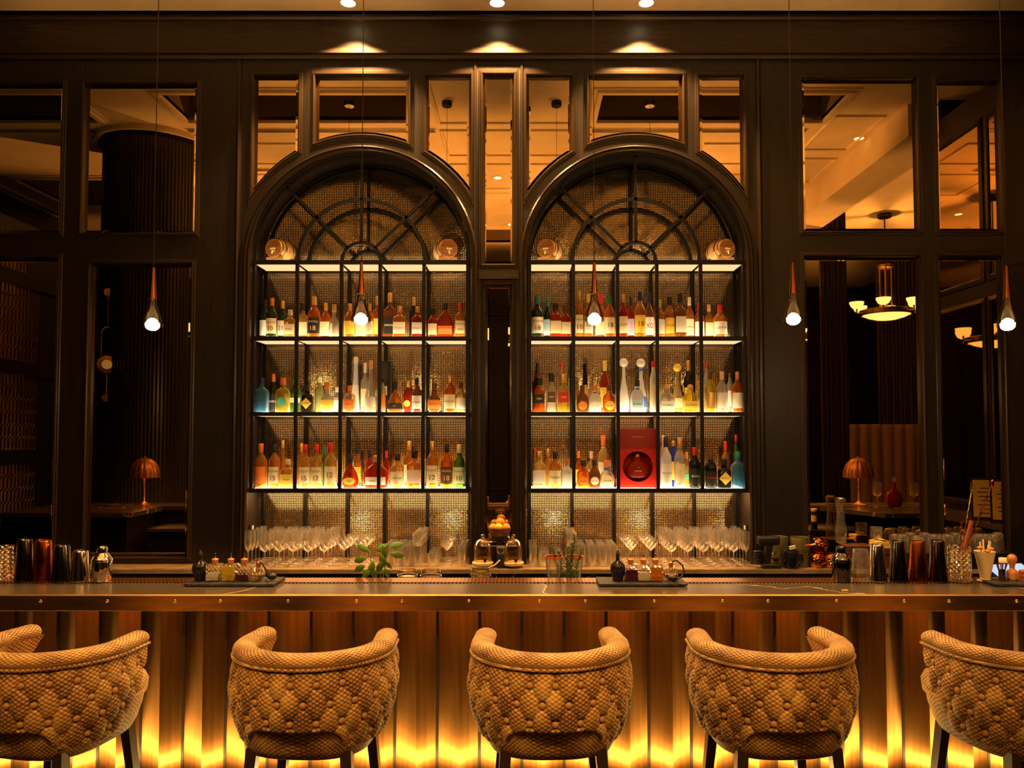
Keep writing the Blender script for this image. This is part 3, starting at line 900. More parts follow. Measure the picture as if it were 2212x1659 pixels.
    sb.obj('seat_shell', skin, root, 60)
    cu = MB(); rings = []
    for z, k in ((.80,.93),(.81,.97),(.85,.985),(.875,.95),(.885,.85),(.888,.5)):
        ring = []
        for i in range(64):
            a = 2*PI*i/64
            c, s = math.cos(a), math.sin(a)
            x = .25*k*math.copysign(abs(c)**.6, c); y = math.copysign(abs(s)**.6, s)
            y = y*.19*k if y < 0 else y*.325*k
            ring.append((x, y, z)); cu.uv.append((x, y+z))
        rings.append(ring)
    cu.rings(rings, True, True)
    cu.obj('seat_cushion', skin, root, 60)
    for sx in (-1, 1):
        for (y0, y1, x1) in ((-.16, -.22, .225), (.17, .23, .235)):
            m = MB()
            rings = []
            for z, f in ((.72, 0), (0, 1)):
                cx, cy = sx*(.17+(x1-.17)*f), y0+(y1-y0)*f
                r = .022 - .009*f
                rings.append([(cx+r*math.cos(PI/4+PI/2*i)*1.3, cy+r*math.sin(PI/4+PI/2*i)*1.3, z) for i in range(4)])
            m.rings(rings, True, True)
            m.obj('leg', leg_m, root)
    m = MB(); q = [(-.195,-.185),(.195,-.185),(.205,.20),(-.205,.20)]
    for i in range(4):
        a, b = q[i], q[(i+1) % 4]; m.tube([(a[0],a[1],.33),(b[0],b[1],.33)], .009)
    m.obj('foot_rest', brass_plain, root, 60)
    return root
SL = ['tufted scaled velvet bar stool at the left edge, turned to the right', 'second tufted bar stool from the left, before the basil end of the bar',
      'middle tufted bar stool, third from the left', 'fourth tufted bar stool from the left, before the right arch', 'tufted bar stool cut by the right edge, turned to the left']
st0 = make_stool()
SP = [(90, -11), (666, -3), (1190, 2), (1682, 3), (2226, 11)]
for i, (u, a) in enumerate(SP):
    loc = ((u - VX)/FPX*2.80, 2.93, 0)
    if i == 0: st0.location = loc; st0.rotation_euler = (0,0,math.radians(a)); st0['label'] = SL[0]
    else: dup(st0, loc, math.radians(a), SL[i])
# ================================================================== BOTTLES
LIQ = {'amber':(.85,.30,.035),'gold':(.95,.50,.08),'pale':(1.0,.72,.25),'orange':(.90,.20,.015),'red':(.62,.045,.012),'brown':(.22,.06,.012),
       'dark':(.012,.010,.006),'green':(.10,.30,.03),'dgreen':(.02,.035,.012),'blue':(.12,.42,.85),'clear':(.95,.90,.78),'white':(.90,.85,.78),
       'frost':(.78,.80,.90),'yellow':(.95,.72,.08),'purple':(.10,.02,.05),'peach':(.95,.50,.25),'lime':(.80,.88,.35),'cobalt':(.03,.05,.55)}
LM = {}
def liquid(k):
    if k not in LM:
        c = LIQ[k]
        if k in ('dark','dgreen','brown'): LM[k] = mat('bottle_'+k, c, .08, trans=.35 if k != 'dark' else .0, ior=1.3)
        elif k in ('white','frost','cobalt'): LM[k] = mat('bottle_'+k, c, .3, trans=.25, ior=1.2)
        else: LM[k] = mat('bottle_'+k, c, .07, trans=.72, ior=1.22)
    return LM[k]
PAL = {'black':(.012,.011,.010),'orange':(.80,.22,.03),'gold':(.72,.42,.10),'copper':(.70,.28,.10),'red':(.65,.025,.015),'teal':(.02,.22,.20),'navy':(.012,.02,.10),
       'green':(.03,.16,.05),'cream':(.85,.72,.45),'white':(.88,.84,.74),'yellow':(.90,.62,.08),'cork':(.75,.42,.15),'brown':(.12,.05,.02),'pink':(.85,.62,.52),
       'tealgreen':(.10,.62,.50),'lilac':(.55,.42,.60),'blue':(.05,.15,.55),'palegreen':(.75,.78,.42),'clear':(.85,.80,.65),'grey':(.45,.42,.38),'sky':(.42,.62,.72)}
PM = {}
def pal(k, rough=.5):
    if k not in PM: PM[k] = mat('print_'+k, PAL[k], .35 if k in ('gold','copper') else rough, .6 if k in ('gold','copper') else 0)
    return PM[k]
SHP = {  # body rings (r, z, squareness), cap (r0,z0,z1), depth ratio, label band
 'std':  ([(.93,0,2),(1,.02,2),(1,.56,2),(.94,.62,2),(.62,.70,2),(.38,.76,2),(.34,.86,2)], (.40,.80,1), 1, (.10,.48)),
 'sq':   ([(.95,0,7),(1,.02,7),(1,.58,7),(.92,.64,6),(.5,.70,3),(.36,.74,2),(.36,.84,2)], (.43,.80,1), .8, (.12,.48)),
 'squat':([(.95,0,5),(1,.03,5),(1,.42,5),(.95,.54,4),(.75,.64,3),(.42,.71,2),(.38,.82,2)], (.40,.80,1), .7, (.10,.40)),
 'trap': ([(1,0,5),(.98,.05,5),(.80,.60,5),(.70,.65,4),(.46,.69,2),(.42,.80,2)], (.52,.78,1), .8, (.26,.52)),
 'cone': ([(1,0,2),(.98,.08,2),(.55,.55,2),(.42,.8,2),(.42,.9,2)], (.47,.88,1), 1, (.2,.5)),
 'flask':([(.90,0,3),(1,.06,3),(1,.36,3),(.90,.52,2.6),(.60,.66,2.2),(.25,.74,2),(.22,.84,2)], (.27,.80,1), .45, (.10,.34)),
 'bulb': ([(.85,0,2),(1,.10,2),(.93,.28,2),(.72,.46,2),(.42,.60,2),(.27,.67,2),(.25,.80,2)], (.30,.76,1), .6, (.12,.30)),
 'tear': ([(.85,0,2),(1,.10,2),(.96,.24,2),(.56,.50,2),(.30,.66,2),(.26,.88,2)], (.34,.84,1), 1, (.1,.3)),
 'ball': ([(.55,0,2),(.88,.08,2),(1,.26,2),(.90,.44,2),(.60,.56,2),(.34,.62,2),(.32,.80,2)], (.40,.78,1), .55, (.12,.42)),
 'apoth':([(1,0,3),(1,.56,3),(.85,.64,2.5),(.45,.68,2),(.40,.82,2)], (.42,.80,1), .8, (.14,.52)),
 'slim': ([(1,0,2),(1,.66,2),(.62,.76,2),(.44,.82,2),(.42,.92,2)], (.48,.88,1), 1, (.15,.55)),
 'gin':  ([(.80,0,2),(.88,.2,2),(1,.50,2),(1.06,.55,2),(.96,.66,2),(.66,.76,2),(.42,.82,2),(.42,.9,2)], (.46,.86,1), 1, (.3,.44)),
}
def sp(v, n): return math.copysign(abs(v)**(2/n), v)
def bottle_root(loc, H, w, shape, liq, cap, lab, txt, label, tcol='brown', capkind=None, ring=None, group=None, name='bottle', emblem=None):
    rings_, (cr, c0, c1), dep, (l0, l1) = SHP[shape]
    t = thing(name, label, 'bottle', loc, 0, group)
    R = w/2; N = 20
    m = MB(); rings = []
    for r, z, n in rings_:
        rings.append([(R*r*sp(math.sin(2*PI*j/N), n), -R*r*(dep if r > .5 else max(dep, .9))*sp(math.cos(2*PI*j/N), n), z*H) for j in range(N)])
    m.rings([list(reversed(q)) for q in rings], True, True)
    m.obj('body', liquid(liq), t, 40)
    k = MB()
    if capkind == 'ball': k.sphere((0,0,(c0+c1)/2*H), (c1-c0)*H/2*1.05, 14, 8)
    else: k.lathe([(R*cr*.96, c0*H), (R*cr, c0*H+.003), (R*cr, c1*H-.004), (R*cr*.85, c1*H)], 14)
    k.obj('cap', pal(cap), t, 40)
    if ring: MB().lathe([(R*.39, c0*H-.03),(R*.40, c0*H-.03),(R*.40, c0*H-.012),(R*.39, c0*H-.012)], 14).obj('neck_label', pal(ring), t, 40)
    if lab:
        # interpolate body radius over the label band and wrap a patch on the front
        def rad(z):
            for (r0,z0,n0),(r1,z1,n1) in zip(rings_, rings_[1:]):
                if z0 <= z <= z1:
                    f = (z-z0)/max(z1-z0,1e-6); return r0+(r1-r0)*f, n0+(n1-n0)*f
            return rings_[0][0], rings_[0][2]
        if emblem in ('circle', 'diamond', 'oval'):
            zc = (l0+l1)/2*H
            r, n = rad((l0+l1)/2)
            rx = R*.70; rz_ = {'circle': R*.70, 'diamond': R*1.0, 'oval': R*.42}[emblem]
            if emblem == 'diamond': rx = R*.98
            seg = 4 if emblem == 'diamond' else 24
            y = -R*r*dep - .0025
            if n < 2.6: y -= .001
            vs = [(rx*math.cos(2*PI*i/seg), y, zc+rz_*math.sin(2*PI*i/seg)) for i in range(seg)]
            o = len(vs)
            MB().add(vs + [(x, y+.002, z) for x, y, z in vs], [tuple(range(seg))] + [(i, seg+i, seg+(i+1)%seg, (i+1)%seg) for i in range(seg)]).obj('label', pal(lab), t)
            yy = y - .0006
            if txt: text_part(txt, pal(tcol), t, R*.34, (0, yy, zc), None, rx*1.5)
        else:
            m = MB(); q = []
            for i in range(5):
                z = l0 + (l1-l0)*i/4
                r, n = rad(z); row = []
                T = 1.15 if n < 3 else .78
                for j in range(13):
                    a = -T + 2*T*j/12
                    row.append((R*r*1.02*sp(math.sin(a), n), -R*r*dep*1.02*sp(math.cos(a), n)-.0005, z*H))
                q.append(row)
            m.rings(q, closed=False); m.obj('label', pal(lab), t, 60)
            if txt:
                r, n = rad((l0+l1)/2); rr = R*r*1.04
                def fn(x):
                    s = min(.98, abs(x)/rr)**(n/2)
                    return -rr*dep*max(0, 1-s*s)**(1/n) - .001
                wide = rr*1.55
                lines = txt.split('|')
                for i, tx in enumerate(lines):
                    zc = (l0+(l1-l0)*(.5 + (.24 if len(lines) > 1 else 0) - .42*i))*H
                    sz = min(.022, (l1-l0)*H*.42) if len(tx) > 2 else (l1-l0)*H*.42
                    text_part(tx, pal(tcol), t, sz, (0, 0, zc), fn, wide)
    return t
ORD = ['first','second','third','fourth','fifth']
def shelf_bottles(side, si, data):
    zb = ZR[si] + .0145
    sname = ['','top','middle','bottom'][si]
    us = {'left': (546, 640, 736, 820, 915, 1010), 'right': (1144, 1239, 1334.5, 1420, 1515, 1609)}[side]
    lastx = {}
    for row in data:
        u, vt, w, shape, liq, cap, lab, txt, back, desc = row[:10]
        kw = row[10] if len(row) > 10 else {}
        d = W + (.238 if back else .115)
        R = w/2/(FPX/d)
        u_ = u
        p = pt(u_, 700, d)
        H = pt(u_, vt, d).z - zb
        x = xx(u_, d, vt)
        comp = sum(1 for q in us[1:5] if u_ > q)
        lab_ = '%s, %s compartment, %s shelf, %s arch' % (desc, ORD[comp], sname, side)
        bottle_root((x, d, zb), H, 2*R, shape, liq, cap, lab, txt, lab_, group='bottles on the lit shelves', **kw)
L1 = [
 (573,648,23,'std','dgreen','black','white',None,1,'dark bottle with a white label and black cap'),
 (588,644,24,'std','dgreen','copper','cream',"Ballantine's|30",0,'dark bottle with copper cap and cream label'),
 (611,650,23,'std','dgreen','gold','pink','21',1,'dark bottle with gold cap and pinkish label'),
 (627,669,24,'sq','gold','cream','cream','Hibiki',0,'short golden decanter with cream stopper'),
 (655,656,22,'sq','gold','black','cream',None,1,'golden flask with black stopper'),
 (679,641,27,'std','orange','cork','black','CHIVAS REGAL|18',0,'orange bottle with dark shield label',{'tcol':'cream'}),
 (704,655,23,'std','orange','gold','cream',None,1,'orange bottle with gold cap'),
 (722,658,24,'ball','clear','cork',None,None,0,'clear skull shaped bottle with cork'),
 (756,656,24,'std','amber','gold','yellow',None,0,'amber bottle with yellow label'),
 (781,658,24,'std','amber','gold','cream',None,1,'amber bottle behind the pendant'),
 (799,656,17,'std','amber','gold','cream',None,0,'slim amber bottle with pale label'),
 (816,640,22,'sq','orange','gold','yellow',None,1,'square golden bottle with red seal'),
 (843,633,26,'sq','brown','gold','black','JOHNNIE WALKER',1,'tall dark square bottle with black label',{'tcol':'cream'}),
 (864,661,28,'sq','amber','gold','white',"Dewar's",0,'amber bottle with white label'),
 (894,642,20,'std','dark','gold',None,None,1,'black bottle with gold cap'),
 (902,662,24,'sq','red','gold','white',"Dewar's",0,'red bottle with white label'),
 (935,667,21,'std','red','black','cream',None,0,'small red bottle with black cap and cream label'),
 (962,655,38,'flask','red','black','orange','WOODFORD',0,'broad red flask with orange label',{'tcol':'cream'}),
 (995,654,22,'sq','amber','red','cream',"Maker's|Mark",0,'amber bottle with red wax cap'),
]
L2 = [
 (566,816,28,'sq','blue','navy',None,None,0,'pale blue square gin bottle with navy cap'),
 (591,808,20,'std','dark','orange','black','JINZU',1,'black bottle with orange cap',{'tcol':'white'}),
 (612,816,28,'sq','yellow','orange','tealgreen',None,0,'yellow gin bottle with round teal label',{'emblem':'circle'}),
 (638,819,26,'gin','green','green','pink',None,1,'green shaker shaped gin bottle'),
 (664,832,24,'apoth','dark','black','yellow',"HENDRICK'S",0,'black apothecary bottle with diamond label',{'emblem':'diamond'}),
 (691,817,18,'slim','lime','clear',None,None,1,'pale green slim bottle'),
 (707,826,30,'ball','clear','orange','yellow',None,0,'clear domed bottle with yellow label'),
 (729,836,20,'sq','clear','white','white',None,1,'clear ribbed bottle with white label'),
 (756,833,24,'sq','peach','orange','orange','No.3',0,'peach tinted square gin bottle',{'tcol':'red'}),
 (769,771,21,'cone','frost','white','frost' if False else 'white','V' if False else None,1,'tall frosted blue white conical bottle',{'ring':'navy'}),
 (789,784,17,'sq','clear','white','cream',None,1,'tall clear square bottle'),
 (801,779,27,'tear','clear','cork','white',None,0,'clear teardrop bottle with long neck'),
 (827,818,13,'slim','clear','black','orange',None,0,'slim clear bottle with orange disc label'),
 (854,826,36,'bulb','amber','black','black','XO',0,'amber decanter with slanted black label',{'tcol':'gold'}),
 (881,823,20,'std','red','gold','yellow',None,1,'red brown bottle with round yellow label',{'emblem':'circle'}),
 (901,816,22,'std','brown','black','white','KRAKEN',0,'black rum bottle with white label'),
 (938,827,30,'ball','brown','brown','orange','DIPLOMATICO',0,'squat brown rum bottle with orange label'),
 (972,811,26,'std','orange','gold','cream','MOUNT GAY',0,'orange rum bottle with cream label'),
 (996,826,22,'std','pale','brown','white',None,0,'pale rum bottle with white label'),
]
L3 = [
 (564,958,26,'std','amber','orange','orange',None,0,'amber bottle with orange red cap'),
 (593,959,24,'std','amber','black','cream','DALMORE|15',0,'amber bottle with black cap and cream label'),
 (611,951,22,'tear','amber','gold',None,None,1,'amber decanter with gold stopper'),
 (622,992,28,'sq','gold','cream','yellow','Hibiki',0,'short golden decanter with broad stopper'),
 (651,958,18,'std','amber','gold',None,None,1,'amber bottle with gold cap in the back row'),
 (660,960,24,'std','gold','red','cream','GLENLIVET|15',0,'golden bottle with red capsule',{'ring':'red'}),
 (685,960,24,'std','gold','red','cream','GLENLIVET|12',0,'golden bottle with green capsule',{'ring':'green'}),
 (701,962,15,'std','green','green',None,None,1,'green bottle in the back row'),
 (715,957,26,'std','gold','red','cream','12',0,'golden bottle with bright red cap'),
 (757,983,38,'bulb','red','black','yellow','XO',0,'red bell shaped cognac bottle with yellow oval',{'emblem':'oval'}),
 (773,962,16,'std','amber','black','yellow',None,1,'slim amber bottle with black cap'),
 (798,971,18,'std','red','black',None,None,1,'dark red bottle with black cap'),
 (813,984,54,'flask','red','gold','white','MARTELL',0,'broad red arched cognac flask with gold cap',{'tcol':'brown'}),
 (835,974,15,'std','red','red',None,None,1,'slim red bottle with red cap'),
 (858,980,29,'std','gold','black','cream','LAMPUR',0,'golden bottle with cream label and dark cap'),
 (884,952,22,'std','amber','gold','cream',None,1,'tall amber bottle with gold cap'),
 (895,973,30,'sq','amber','black','pink',None,0,'amber square bottle with dark cap'),
 (934,953,25,'std','amber','gold','cream','MACALLAN|12',0,'amber bottle with gold cap and tall cream label'),
 (965,958,27,'std','orange','black','brown','CHIVAS REGAL|18',0,'orange bottle with brown shield label',{'tcol':'cream'}),
 (992,960,25,'std','green','cream','palegreen','LAPHROAIG|10',0,'green bottle with pale green label'),
]
R1 = [
 (1161,639,28,'std','dgreen','teal','white','SINGLETON|18',0,'dark bottle with teal cap and white label'),
 (1183,644,18,'std','dgreen','teal','sky',None,1,'dark bottle with teal cap and blue label'),
 (1200,655,25,'sq','red','black','cream',None,0,'red square bottle with black cap'),
 (1222,660,22,'sq','red','brown','cream',None,0,'red square bottle with brown cap'),
 (1251,628,18,'std','amber','gold','cream','MACALLAN|18',0,'tall amber bottle with gold cap'),
 (1271,635,19,'std','amber','yellow','white','12',0,'amber bottle with yellow cap'),
 (1297,635,24,'std','orange','red','cream',None,1,'orange bottle with red cap'),
 (1317,639,22,'std','orange','green','cream','18',0,'orange bottle with dark green cap'),
 (1346,635,20,'std','red','gold','cream','GLENLIVET|25' if False else 'GLENLIVET',0,'red bottle with gold cap'),
 (1362,641,16,'std','red','black','lilac',None,1,'red bottle with lilac label'),
 (1382,630,25,'std','amber','navy','yellow','18',0,'amber bottle with navy cap and yellow label'),
 (1402,634,20,'std','brown','navy','white','XO',1,'brown bottle with navy cap and white label'),
 (1424,648,24,'std','amber','yellow','white',None,0,'amber bottle with yellow cap and white label'),
 (1446,641,22,'std','amber','black','yellow','TALISKER',0,'amber bottle with black cap and yellow label'),
 (1469,635,24,'sq','brown','black','white',None,0,'dark brown bottle with black cap'),
 (1489,642,19,'std','amber','cream','cream','OBAN',1,'amber bottle with cream cap'),
 (1510,654,22,'std','orange','red','white',None,1,'orange bottle with red cap half behind the post'),
 (1531,658,19,'sq','amber','cork','cream',None,1,'amber bottle with cork'),
 (1555,659,29,'std','amber','red','white','LAMPUR',0,'amber bottle with red cap and white label'),
]
R2 = [
 (1160,784,18,'std','red','black',None,None,1,'red bottle with black cap in the back row'),
 (1164,816,28,'trap','orange','black','black','1800',0,'orange red tapered bottle with black label',{'tcol':'cream'}),
 (1191,806,22,'trap','clear','black','brown','1800',0,'clear tapered bottle with brown label',{'tcol':'cream'}),
 (1211,783,14,'slim','peach','red',None,None,1,'slim bottle with red stopper'),
 (1217,808,28,'trap','yellow','gold','red','1800',0,'yellow tapered bottle with red label',{'tcol':'cream'}),
 (1263,772,18,'cone','dark','brown','gold',None,1,'tall dark conical bottle'),
 (1258,832,27,'squat','brown','brown','orange','Don Julio',0,'squat brown bottle with orange round label',{'emblem':'circle'}),
 (1285,832,28,'squat','white','orange','white','Don Julio',0,'squat white bottle with round white label',{'emblem':'circle','ring':'blue','tcol':'grey'}),
 (1306,779,22,'std','red','yellow','yellow',None,1,'dark red bottle with yellow label'),
 (1316,832,29,'squat','orange','brown','yellow','Don Julio',0,'squat orange bottle with round yellow label',{'emblem':'circle'}),
 (1347,774,24,'tear','white','white',None,None,1,'white ceramic decanter with ball stopper',{'capkind':'ball'}),
 (1384,775,26,'tear','white','white','blue',None,1,'white and blue painted ceramic decanter with ball stopper',{'capkind':'ball','ring':'blue'}),
 (1376,821,28,'squat','frost','black','sky','BUMBU',0,'blue white squat bottle with black cap',{'ring':'blue'}),
 (1411,780,16,'slim','white','red','cream',None,0,'slim frosted bottle with red cap'),
 (1441,830,31,'squat','clear','cork','white','PATRON',0,'squat clear bottle with round cork',{'capkind':'ball','tcol':'green'}),
 (1463,786,26,'tear','pale','yellow','cream',None,1,'tall clear gold teardrop bottle with ball stopper',{'capkind':'ball'}),
 (1486,779,20,'std','dark','gold','yellow',None,1,'dark bottle with yellow label and gold cap'),
 (1491,830,34,'squat','yellow','cork','yellow','PATRON',0,'squat yellow bottle with round cork',{'capkind':'ball'}),
 (1526,783,15,'slim','clear','red','grey',None,1,'slim clear bottle with red cap'),
 (1534,802,25,'std','yellow','brown','gold',None,0,'yellow bottle with brown cap'),
 (1559,803,25,'std','clear','pink','white',None,0,'clear bottle with pale cap and white label'),
 (1577,805,16,'slim','clear','brown','white',None,1,'slim clear bottle with brown cap'),
 (1593,803,26,'std','orange','copper','white',None,0,'orange bottle with copper cap'),
]
R3 = [
 (1155,968,14,'slim','peach','red',None,None,1,'slim bottle with red cap'),
 (1164,974,29,'sq','pale','gold','white','RUM' if False else None,0,'pale gold square bottle with emblem label'),
 (1183,969,21,'std','gold','gold',None,None,1,'golden bottle with gold capsule'),
 (1199,975,27,'std','amber','black','cream','KRAKEN',0,'amber rum bottle with black and cream label'),
 (1225,991,22,'sq','white','orange','white',None,0,'white square bottle with orange cap'),
 (1250,974,16,'sq','orange','orange','yellow',None,1,'orange boxy bottle'),
 (1260,994,28,'squat','orange','black','orange','Don Julio',0,'squat orange bottle with dark cap',{'emblem':'circle'}),
 (1277,975,18,'sq','pale','pink','white',None,1,'pale bottle with pink cap'),
 (1284,993,25,'squat','brown','black','cream','Don Julio',0,'squat dark bottle with cream round label',{'emblem':'circle'}),
 (1303,940,24,'std','pale','orange','cream',None,1,'tall pale bottle with orange cap',{'ring':'cream'}),
 (1311,994,34,'ball','clear','orange','cream','Don Julio',0,'clear ball shaped bottle with round label',{'emblem':'circle','ring':'blue'}),
 (1432,940,14,'slim','white','cream',None,None,1,'slim white bottle in the back row'),
 (1438,944,25,'std','frost','navy','white','GREY GOOSE',0,'frosted vodka bottle with navy cap',{'tcol':'blue'}),
 (1454,952,15,'slim','cobalt','gold','yellow',None,1,'slim blue bottle with yellow label'),
 (1468,945,24,'std','clear','gold','cream',None,0,'clear bottle with gold cap',{'ring':'black'}),
 (1483,976,16,'sq','yellow','orange','tealgreen',None,1,'yellow bottle with round teal label',{'emblem':'circle'}),
 (1500,966,25,'std','dark','red','black','ROKU',0,'black bottle with red cap',{'tcol':'white'}),
 (1535,978,26,'std','dark','brown','black','A. SALMA',0,'black bottle with red print',{'tcol':'red'}),
 (1564,991,28,'apoth','dark','black','yellow',"HENDRICK'S",0,'black apothecary bottle with diamond label',{'emblem':'diamond'}),
 (1567,953,18,'std','amber','red',None,None,1,'amber bottle with red neck',{'ring':'red'}),
 (1594,975,29,'sq','blue','teal',None,None,0,'pale blue square gin bottle with teal cap'),
 (1590,939,12,'slim','green','red',None,None,1,'slim green bottle with red cap'),
]
for side, si, dat in (('left',1,L1),('left',2,L2),('left',3,L3),('right',1,R1),('right',2,R2),('right',3,R3)): shelf_bottles(side, si, dat)

# gift boxes on the shelves
d = W + .15; zb = ZR[3] + .0145
x0, x1 = xx(1334, d), xx(1418, d); zt = zz(926, d)
gb = thing('gift_box', 'large red gift box with a round window showing a red decanter', 'box', ((x0+x1)/2, d, zb))
hw = (x1-x0)/2; H = zt - zb; redbox = mat('red_lacquer', (.50,.018,.010), .3)
cz = H*.36; cr = hw*.78
N = 40; vs = []
sq = []
for i in range(N):
    a = 2*PI*i/N; c, s = math.cos(a), math.sin(a)
    k = min((hw)/max(abs(c),1e-6), ((H-cz) if s > 0 else cz)/max(abs(s),1e-6))
    sq.append((c*k, -.05, cz+s*k))
m = MB(); m.rings([sq, [(cr*math.cos(2*PI*i/N), -.05, cz+cr*math.sin(2*PI*i/N)) for i in range(N)], [(cr*.98*math.cos(2*PI*i/N), -.02, cz+cr*.98*math.sin(2*PI*i/N)) for i in range(N)]])
m.box((-hw,-.05,H*.0),(-hw+.004,.09,H)); m.box((hw-.004,-.05,0),(hw,.09,H)); m.box((-hw,-.05,H-.004),(hw,.09,H)); m.box((-hw,-.05,0),(hw,.09,.003)); m.box((-hw,.086,0),(hw,.09,H))
# square corners of the front sheet
m.obj('case', redbox, gb)
for sx in (-1,1):
    for zt_ in (0, H):
        pass
MB().box((-hw,-.0515,H*.66),(hw,-.0495,H)).obj('lid', mat('dark_red_lacquer', (.26,.010,.008), .35), gb)
text_part('REMY MARTIN', pal('gold'), gb, .014, (0,-.0525,H*.86), None, hw)
m = MB(); m.rings([[(hw*.62*r*math.sin(2*PI*j/24), -.01-.035*r*math.cos(2*PI*j/24), cz-cr*.8+z*cr*1.6) for j in range(24)] for r, z in ((.5,0),(.85,.06),(1,.3),(.9,.5),(.45,.68),(.26,.74),(.24,.95))], True, True)
dec = m.obj('decanter', liquid('red'), gb, 50)
MB().lathe([(.012,0),(.014,.004),(.014,.016),(.012,.02)], 14, (0,-.01,cz+cr*.62)).obj('decanter_collar', pal('gold'), dec, 40)
text_part('LOUIS XIII', pal('cream'), gb, .012, (0,-.047,cz-cr*.3), None, hw*.8)
d = W + .22; zb = ZR[2] + .0145
x0, x1 = xx(824, d), xx(844, d); zt = zz(781, d)
cb = thing('gift_carton', 'tall black bottle carton behind the orange disc label bottle', 'box', ((x0+x1)/2, d, zb))
MB().box((-(x1-x0)/2,-.035,0),((x1-x0)/2,.035,zt-zb)).obj('carton', blackpl, cb)
MB().box((-.012,-.0365,.14),(.012,-.0345,.21)).obj('print', pal('cream'), cb)

# ================================================================== BARRELS
oak = noise_mix(mat('barrel_oak', (.55,.26,.08), .5), (.42,.18,.05), (.62,.32,.11), 8, (1,6,6))
def barrel(u, ang, label):
    d = W + .17; zb = ZR[0] + .0145
    x = xx(u, d, 560)
    t = thing('small_barrel', label, 'barrel', (x, d, zb), math.radians(ang), 'small oak barrels')
    m = MB(); L = .19
    rings = []
    for i in range(11):
        f = i/10*2-1; r = .088 - .016*f*f
        rings.append([(r*math.cos(2*PI*j/28), f*L/2, .108 + r*math.sin(2*PI*j/28)) for j in range(28)])
    m.rings(rings, True, True); m.obj('staves', oak, t, 40)
    for f in (-.82,-.45,.45,.82):
        r = .0895 - .016*f*f
        MB().rings([[(r*math.cos(2*PI*j/28), (f+e)*L/2, .108+r*math.sin(2*PI*j/28)) for j in range(28)] for e in (-.09,.09)]).obj('hoop', mat('hoop_brass',(.6,.32,.1),.35,1.0) if 'hoop_brass' not in MATS else MATS['hoop_brass'], t, 40)
    MB().rings([[(r*math.cos(2*PI*j/28), y, .108+r*math.sin(2*PI*j/28)) for j in range(28)] for r, y in ((.074,-.094),(.074,-.099),(.060,-.099),(.060,-.093))]).obj('head_rim', oak, t, 40)
    text_part('REMY MARTIN', pal('brown'), t, .016, (0,-.0965,.125), None, .10)
    tp = MB().tube([(0,-.095,.085),(0,-.118,.085)], .008); tp.tube([(-.02,-.110,.10),(.02,-.110,.10)], .006); tp.tube([(0,-.114,.085),(0,-.118,.06)], .006)
    tp.obj('tap', pal('cream'), t, 60)
    MB().box((-.075,-.085,0),(.075,-.06,.045)).obj('cradle', oak, t)
    MB().box((-.075,.06,0),(.075,.085,.045)).obj('cradle', oak, t)
barrel(607, -18, 'small oak barrel with tap at the left end of the left fan window')
barrel(961, 24, 'small oak barrel with tap at the right end of the left fan window')
barrel(1189, -24, 'small oak barrel with tap at the left end of the right fan window')
barrel(1555, 20, 'small oak barrel with tap at the right end of the right fan window')
# ================================================================== GLASSWARE ON THE BACK COUNTER
def glass_mesh(kind):
    P_ = {'flute': [(.001,.001),(.032,.001),(.030,.004),(.006,.008),(.0038,.02),(.0038,.10),(.008,.112),(.020,.13),(.0265,.17),(.0275,.21),(.024,.258)],
          'wine':  [(.001,.001),(.036,.001),(.034,.004),(.007,.008),(.004,.02),(.004,.10),(.009,.108),(.036,.124),(.047,.150),(.046,.18),(.040,.252)],
          'coupe': [(.001,.001),(.035,.001),(.033,.004),(.007,.008),(.004,.02),(.004,.115),(.012,.124),(.042,.150),(.052,.170),(.053,.195)],
          'highball': [(.001,.001),(.027,.001),(.029,.006),(.0305,.15),(.0295,.15),(.027,.016),(.001,.014)],
          'tumbler': [(.001,.001),(.036,.001),(.038,.005),(.041,.095),(.040,.095),(.036,.016),(.001,.014)],
          'inverted': [(.040,.0),(.041,.004),(.037,.12),(.030,.135),(.001,.136)],
          'stemless': [(.036,.0),(.047,.05),(.046,.08),(.034,.115),(.012,.125),(.001,.126)]}[kind]
    return MB().lathe(P_, 26, cap0=False, cap1=False).mesh(kind, 40)
GM = {k: glass_mesh(k) for k in ('flute','wine','coupe','highball','tumbler','inverted','stemless')}
for k in GM.values(): k.materials.append(glass)
GN = {'flute':'champagne_flute','wine':'wine_glass','coupe':'coupe_glass','highball':'highball_glass','tumbler':'tumbler_glass','inverted':'tumbler_glass','stemless':'stemless_glass'}
GW = {'flute':'champagne flute','wine':'wine glass','coupe':'coupe glass','highball':'highball glass','tumbler':'low tumbler','inverted':'upturned tumbler','stemless':'upturned stemless glass'}
NTH = ['first','second','third','fourth','fifth','sixth','seventh','eighth','ninth','tenth','eleventh','twelfth','thirteenth','fourteenth','fifteenth','sixteenth']
def glass_at(kind, x, y, z, label, group):
    o = link(GN[kind], GM[kind], None, None, (x, y, z)); o.rotation_euler = (0,0,random.random()*6)
    return tag(o, label, 'glass', group)
COLS = {'left': [(538,'flute'),(574,'wine'),(606,'wine'),(635,'wine'),(667,'wine'),(702,'wine'),(745,'coupe'),(782,'coupe'),(836,'highball'),(858,'highball'),(880,'highball'),(903,'highball'),(935,'tumbler'),(966,'coupe'),(999,'highball')],
        'right': [(1151,'highball'),(1175,'tumbler'),(1204,'tumbler'),(1234,'highball'),(1256,'highball'),(1279,'highball'),(1302,'highball'),(1325,'highball'),(1362,'coupe'),(1405,'coupe'),(1449,'wine'),(1484,'wine'),(1518,'wine'),(1551,'wine'),(1583,'wine'),(1610,'flute')]}
